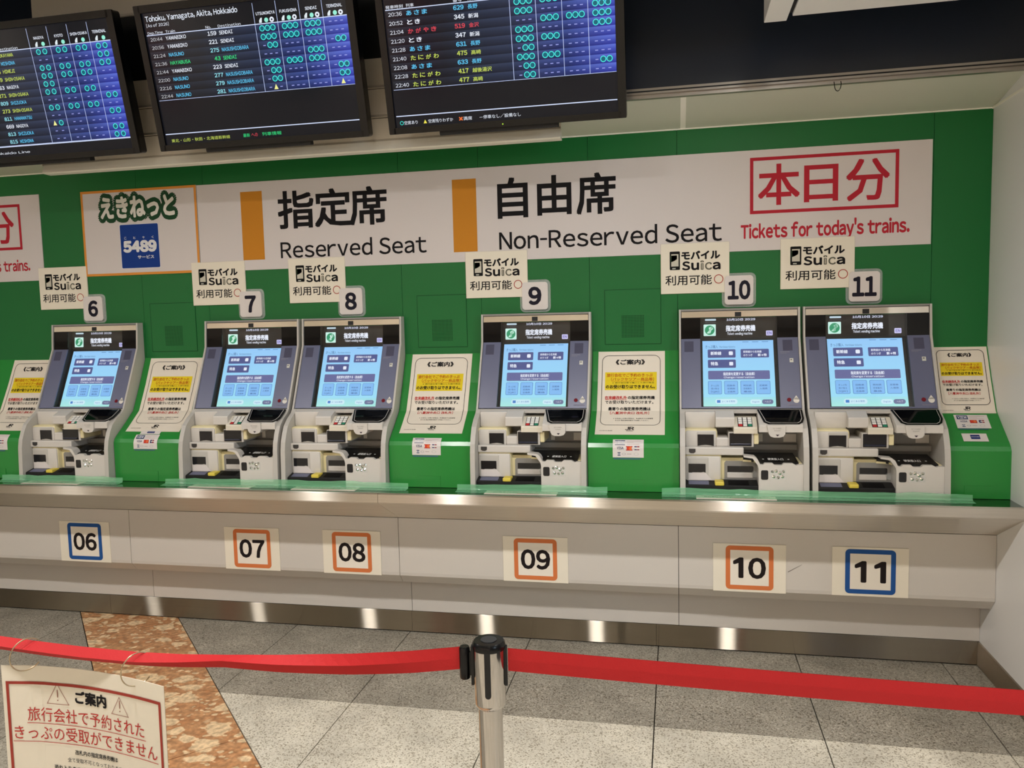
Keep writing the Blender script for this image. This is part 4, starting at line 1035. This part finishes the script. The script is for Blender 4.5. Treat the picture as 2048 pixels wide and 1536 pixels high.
    if kind == 'e2':
        T('Tohoku, Yamagata, Akita, Hokkaido', .041, .447, .499, .520, Wt, .015); T('[As of 20:26]', .041, .141, .479, .491, Wt, 0)
        R = [('20:44', 'YAMABIKO', '159', 'SENDAI', Wt), ('20:56', 'YAMABIKO', '221', 'SENDAI', Wt), ('21:24', 'NASUNO', '275', 'NASUSHIOBARA', BU), ('21:36', 'HAYABUSA', '43', 'SENDAI', GR), ('21:44', 'YAMABIKO', '223', 'SENDAI', Wt), ('22:00', 'NASUNO', '277', 'NASUSHIOBARA', BU), ('22:16', 'NASUNO', '279', 'NASUSHIOBARA', BU), ('22:44', 'NASUNO', '281', 'NASUSHIOBARA', BU)]
        T('東北・山形・秋田・北海道新幹線', .055, .325, .033, .047, YG, 0); T('最新', .385, .415, .033, .047, GR, 0); T('への', .422, .450, .033, .047, RDs, 0); T('列車情報', .470, .556, .033, .047, GR, 0)
    elif kind == 'e1':
        R = [('20:30', 'NOZOMI', '259', 'OKAYAMA', YG), ('20:33', 'KODAMA', '763', 'MISHIMA', BU), ('20:36', 'NOZOMI', '125', 'HIMEJI', YG), ('20:48', 'NOZOMI', '269', 'SHIN-OSAKA', YG), ('20:51', 'HIKARI', '663', 'NAGOYA', Wt), ('21:00', 'NOZOMI', '271', 'SHIN-OSAKA', YG), ('21:12', 'KODAMA', '809', 'SHIZUOKA', BU), ('21:24', 'NOZOMI', '273', 'SHIN-OSAKA', YG), ('21:30', 'KODAMA', '811', 'HAMAMATSU', BU), ('22:00', 'HIKARI', '669', 'NAGOYA', Wt), ('22:10', 'KODAMA', '813', 'SHIZUOKA', BU), ('22:47', 'KODAMA', '815', 'MISHIMA', BU)]
        T('Tokaido, Sanyo', .041, .24, .499, .520, Wt, .015); T('Tokaido Line', .20, .39, .036, .046, Wt, 0)
    if kind != 'j':
        for i, (a_, b_, c_, d_, col) in enumerate(R):
            z_ = HB-ph*(i+.78)+.002; w1 = len(b_)*.0112; w2 = len(d_)*.0097; w3 = len(c_)*.0126
            T(a_, .047, .101, z_, z_+.0125, (204, 208, 214), 0); T(b_, .117, .117+w1, z_, z_+.0135, col); T(c_, .341-w3, .341, z_, z_+.0145, col if col in (Wt,) else (150, 226, 240) if col == BU else col, .025); T(d_, .354, .354+w2, z_, z_+.0135, col)
    else:
        R = [('20:36', 'あさま', '629', '長野', BU), ('20:52', 'とき', '345', '新潟', Wt), ('21:04', 'かがやき', '519', '金沢', RDs), ('21:20', 'とき', '347', '新潟', Wt), ('21:28', 'あさま', '631', '長野', BU), ('21:40', 'たにがわ', '475', '高崎', YG), ('22:08', 'あさま', '633', '長野', BU), ('22:28', 'たにがわ', '417', '越後湯沢', YG), ('22:40', 'たにがわ', '477', '高崎', YG)]
        for i, (a_, b_, c_, d_, col) in enumerate(R):
            z_ = HB-ph*(i+.78)+.002
            T(a_, .044, .098, z_, z_+.0135, Wt, .01)
            for k_, ch in enumerate(b_): T(ch, .116+k_*.0305, .136+k_*.0305, z_-.0015, z_+.0145, col, .025)
            T(c_, .300, .339, z_, z_+.0150, col, .03); T(d_, .355, .355+.0187*len(d_), z_-.001, z_+.0145, col, .015)
        T('発車時刻', .036, .105, .452, .464, Wt, 0); T('列車', .117, .148, .452, .464, Wt, 0); T('番号', .300, .335, .452, .464, Wt, 0); T('行先', .355, .388, .452, .464, Wt, 0)
        s.ring(m2, .053, .041, .0075, .0022, (60, 226, 214)); T('空席あり', .063, .118, .034, .048, Wt, 0)
        s.poly([m2(.142, .034), m2(.156, .034), m2(.149, .048)], (236, 226, 80)); T('空席残りわずか', .162, .262, .034, .048, Wt, 0)
        T('×', .287, .300, .035, .047, (236, 110, 50), .04); T('満席', .303, .338, .034, .048, Wt, 0); T('－停車なし／設備なし', .368, .530, .034, .048, Wt, .01)
    s.build('screen_lettering', SCREENTV, scr)
    if kind == 'j':
        q = MB(); m9 = P(.0066); q.disc(m9, .459, .010, .0028, (190, 240, 60), 8); q.build('power_light', SCREEN, t, 'green power light')
    return t
monitor(-2.842, 'black departure screen at the top left, cut by the frame edge', 'e1')
monitor(-1.813, 'middle black departure screen with English rows headed Tohoku', 'e2')
monitor(-.795, 'right black departure screen with Japanese rows', 'j')

# ================================================================== overhead light box and hook
lb = thing('hanging_sign_box', (1.4, -.79, 2.5), 'white hanging sign box seen from below at the top right', 'sign box')
XO = .612
MB().box(XO, XO+.074, -.98, -.60, 2.490, 2.74, bev=.002).build('end_cap', WHITEP, lb)
MB().box(XO+.073, XO+.094, -.97, -.61, 2.512, 2.73).build('joint', MATTE, lb)
MB().box(XO+.093, XO+1.6, -.98, -.60, 2.504, 2.74, bev=.002).build('box_body', WHITEP, lb)
for x in (XO+.3, XO+1.3): MB().box(x-.01, x+.01, -.80, -.78, 2.73, 2.83).build('hanger', MATTE, lb)
hk = MB(); pts = []
for k_ in range(13):
    a_ = math.pi*k_/12; pts.append((.905-.012*math.cos(a_), -.318, 2.340-.026*math.sin(a_)))
tag(hk.tube([(.893, -.312, 2.35)]+pts+[(.917, -.312, 2.35)], .0016, 6).build('cable_hook', BLACK, None, smooth=True), 'small dark wire loop hanging from the rail above the soffit', 'hook')

# ================================================================== BARRIER
PX, PY, PZ = -.074, -1.997, .842
bp = thing('barrier_post', (PX, PY, 0), 'chrome belt barrier post with black cap in front of the counter', 'barrier post')
def lathe(prof, seg=40):
    mb = MB(); n = len(prof)
    V = [(PX+r*math.cos(2*math.pi*k_/seg), PY+r*math.sin(2*math.pi*k_/seg), z) for r, z in prof for k_ in range(seg)]
    F = [(i*seg+k_, i*seg+(k_+1) % seg, (i+1)*seg+(k_+1) % seg, (i+1)*seg+k_) for i in range(n-1) for k_ in range(seg)]
    F += [tuple(range(seg))[::-1], tuple((n-1)*seg+k_ for k_ in range(seg))]
    mb.raw(V, F); return mb
lathe([(.0255, .02), (.0255, .712)]).build('pole', CHROME, bp, smooth=True)
lathe([(.155, .001), (.155, .008), (.145, .016), (.06, .024), (.028, .03), (.0255, .03)]).build('base', CHROME, bp, smooth=True)
hd = lathe([(.0262, .700), (.0315, .706), (.0330, .712), (.0335, .826)]).build('head', CHROME, bp, smooth=True)
lathe([(.0340, .826), (.0348, .830), (.0344, .838), (.031, .8425), (.0005, .8435)]).build('cap', BLACK, bp, smooth=True)
lathe([(.017, .8435), (.0165, .8446), (.0005, .8446)]).build('cap_disc', mat('cap_grey', (44, 44, 46), .35), bp, smooth=True)
def radial(ang, w, z0, z1, r0, r1, name, m, lab=None):
    d = Vector((math.cos(ang), math.sin(ang), 0)); s_ = Vector((-d.y, d.x, 0)); mb = MB(); c = Vector((PX, PY, 0))
    zs = [z0+w*.5*(1-math.cos(math.pi/2*k_/4)) for k_ in range(5)]
    pts = []
    for k_ in range(9):
        a_ = math.pi+math.pi*k_/8; pts.append((w/2*math.cos(a_), z0+w/2+w/2*math.sin(a_)))
    pts += [(w/2, z1), (-w/2, z1)]
    A = [tuple(c+d*r1+s_*u+Vector((0, 0, z))) for u, z in pts]; B = [tuple(c+d*r0+s_*u+Vector((0, 0, z))) for u, z in pts]; n = len(pts)
    mb.raw(A+B, [tuple(range(n)), tuple(range(n, 2*n))[::-1]]+[(i, n+i, n+(i+1) % n, (i+1) % n) for i in range(n)])
    return mb.build(name, m, bp, lab)
cam_ang = math.atan2(-3.549-PY, .31-PX)
radial(cam_ang-.12, .0125, .731, .828, .028, .0345, 'slot_strip', MATTE, 'black slot strip')
radial(cam_ang-.12+math.pi/2, .014, .745, .830, .028, .0375, 'slot_strip', MATTE)
radial(cam_ang-.12-math.pi/2, .014, .745, .830, .028, .0375, 'slot_strip', MATTE)
radial(cam_ang-.12+math.pi, .014, .745, .830, .028, .0345, 'slot_strip', MATTE)
cl = MB(); cl.tube([(PX-.0525, PY, .757), (PX-.0525, PY, .760), (PX-.0525, PY, .822), (PX-.0525, PY, .826)], [.0095, .0115, .0115, .0095], 16)
cl.box(PX-.05, PX-.030, PY-.004, PY+.004, .765, .815)
tag(cl.build('belt_clip', BLACK, None, smooth=True), 'black belt end clip hooked on the left of the barrier post', 'clip')

def ribbon(sections, name, label):
    """sections: list of [top, mid, bottom] points"""
    mb = MB(); th = .0012
    for A, B in zip(sections, sections[1:]):
        for i in range(len(A)-1):
            mb.poly([A[i+1], B[i+1], B[i], A[i]])
            bk = lambda p: (p[0], p[1]+th, p[2]+th*.3)
            mb.poly([bk(A[i]), bk(B[i]), bk(B[i+1]), bk(A[i+1])])
    o = mb.build(name, BELT, None, smooth=False)
    tag(o, label, 'belt', 'red barrier belts')
    return o
# right belt: taut, coming slightly towards the camera
secs = []
for k_ in range(25):
    d = 3.0*k_/24; x = PX+.0395+d; y = PY+.002+.0155*d; z = .826-.0345*d+.0085*d*d
    secs.append([(x, y, z), (x, y-.001, z-.024), (x, y, z-.048)])
ribbon(secs, 'barrier_belt', 'red barrier belt stretched from the post to the right edge')
# left belt: sags under the hanging notice and folds at its upper edge
import bisect
KX = [-.126, -.25, -.382, -.56, -.693, -.80, -.908, -1.05, -1.15, -1.27, -1.45, -1.75, -2.1]
KT = [.826, .806, .789, .770, .760, .755, .755, .759, .763, .769, .782, .804, .826]      # upper edge
KA = [0, .15, .4, 1.0, 1.45, 1.2, .85, .75, .8, .9, .9, .4, 0]                          # how far the top half folds back
KB_ = [0, .1, .3, .45, .55, .7, .85, .85, .8, .8, .6, .3, 0]                            # tilt of the lower half
secs = []
for x in [KX[0]+(KX[-1]-KX[0])*k_/70 for k_ in range(71)]:
    i = 0
    while i < len(KX)-2 and x < KX[i+1]: i += 1
    t = (x-KX[i])/(KX[i+1]-KX[i]); L_ = lambda K: K[i]+(K[i+1]-K[i])*t
    z, a_, b_ = L_(KT), L_(KA), L_(KB_); y = PY-.002
    mid = (x, y, z-.024*math.cos(a_)); top = (x, y+.024*math.sin(a_), z)
    bot = (x, y+.024*math.sin(b_), mid[2]-.024*math.cos(b_))
    secs.append([top, mid, bot])
ribbon(secs, 'barrier_belt', 'sagging red barrier belt left of the post, carrying the hanging notice')

# hanging notice, curling towards the viewer at its right edge
SX0, SX1, SZ1, SH = -1.285, -.817, .703, .345
def smap(off):
    def f(u, v):
        k_ = max(0, (u-.35)/.65)
        y = -1.978-.052*k_**1.7-(.012*(1-u/.2) if u < .2 else 0)-.004*(1-v)
        return (SX0+(SX1-SX0)*u, y-off, SZ1-SH*(1-v)-.0)
    return f
hn = thing('hanging_notice', (-1.05, -1.98, .53), 'laminated notice with red border hung by rings from the red belt', 'notice')
mb = MB(); f0, f1 = smap(0), smap(-.0012)
for i in range(24):
    a_, b_ = i/24, (i+1)/24
    for j in range(2):
        mb.poly([f0(a_, j/2), f0(b_, j/2), f0(b_, (j+1)/2), f0(a_, (j+1)/2)]); mb.poly([f1(a_, (j+1)/2), f1(b_, (j+1)/2), f1(b_, j/2), f1(a_, j/2)])
    mb.poly([f0(a_, 1), f0(b_, 1), f1(b_, 1), f1(a_, 1)])
mb.build('sheet', LAMINATE, hn, smooth=True)
ws, hh = SX1-SX0, SH
q = MB(); f2 = smap(.0012); g = lambda u, v: f2(u/ws, v/hh)
BR = (164, 66, 56)
q.frame(g, .010, -.02, .455, .306, .007, BR, r=0)
for cx_, s_ in ((.143, 1), (.325, .86)):
    w_ = .031*s_; zb = .253+(-.004 if s_ < 1 else 0)
    P = [(cx_-w_, zb), (cx_+w_, zb), (cx_, zb+.052*s_)]
    for A, B in zip(P, P[1:]+P[:1]):
        d = math.dist(A, B); nx, nz = -(B[1]-A[1])/d*.0012, (B[0]-A[0])/d*.0012
        q.poly([g(*A), g(*B), g(B[0]+nx, B[1]+nz), g(A[0]+nx, A[1]+nz)], (150, 84, 70))
    q.rect(g, cx_-.001, zb+.017, cx_+.001, zb+.036, (150, 84, 70)); q.disc(g, cx_, zb+.010, .0016, (150, 84, 70), 8)
q.build('border', PRINT, hn, 'red border and warning triangles')
q = MB()
def T(tx, a0, a1, b0, b1, c, bo=.02): q.text(lambda u, v: g(u, v), tx, a0, b0, a1, b1, c, bo)
T('ご案内', .193, .283, .260, .290, INK, .04)
R2 = (188, 52, 48)
T('旅行会社で予約された', .060, .398, .208, .243, R2, .0)
T('きっぷの受取ができません', .024, .436, .162, .197, R2, .0)
for (a_, b_, z_) in ((.058, .402, .203), (.020, .438, .157)):
    for k_ in range(12): q.rect(g, a_+(b_-a_)*k_/12, z_-.0008, a_+(b_-a_)*(k_+1)/12, z_+.0006, R2)
T('改札内の指定席券売機は', .183, .309, .132, .144, INK, .02)
T('全て受取不可となっております。', .160, .326, .112, .123, INK, .01)
T('恐れ入りますが、一度改札を出場し', .122, .318, .090, .102, INK, .02); T('改札外', .319, .352, .090, .102, R2, .02); T('の', .355, .368, .090, .102, INK, .02)
T('指定席券売機をご利用ください。', .165, .350, .066, .078, INK, .03)
q.build('lettering', PRINT, hn)
for lab, cx_, cz_ in (('left', -1.203, .738), ('right', -.907, .722)):
    mb = MB(); pts = []
    for k_ in range(34):
        a_ = math.radians(-38-322*k_/33); pts.append((cx_+.026*math.cos(a_), -1.9965-.024*math.cos(a_-math.radians(200)), cz_+.036*math.sin(a_)))
    tag(mb.tube(pts, .0015, 8).build('binder_ring', mat('ring_metal', (190, 172, 140), .3, metal=.8), None, smooth=True), 'open metal ring at the %s holding the hanging notice to the belt' % lab, 'ring', 'rings of the hanging notice')
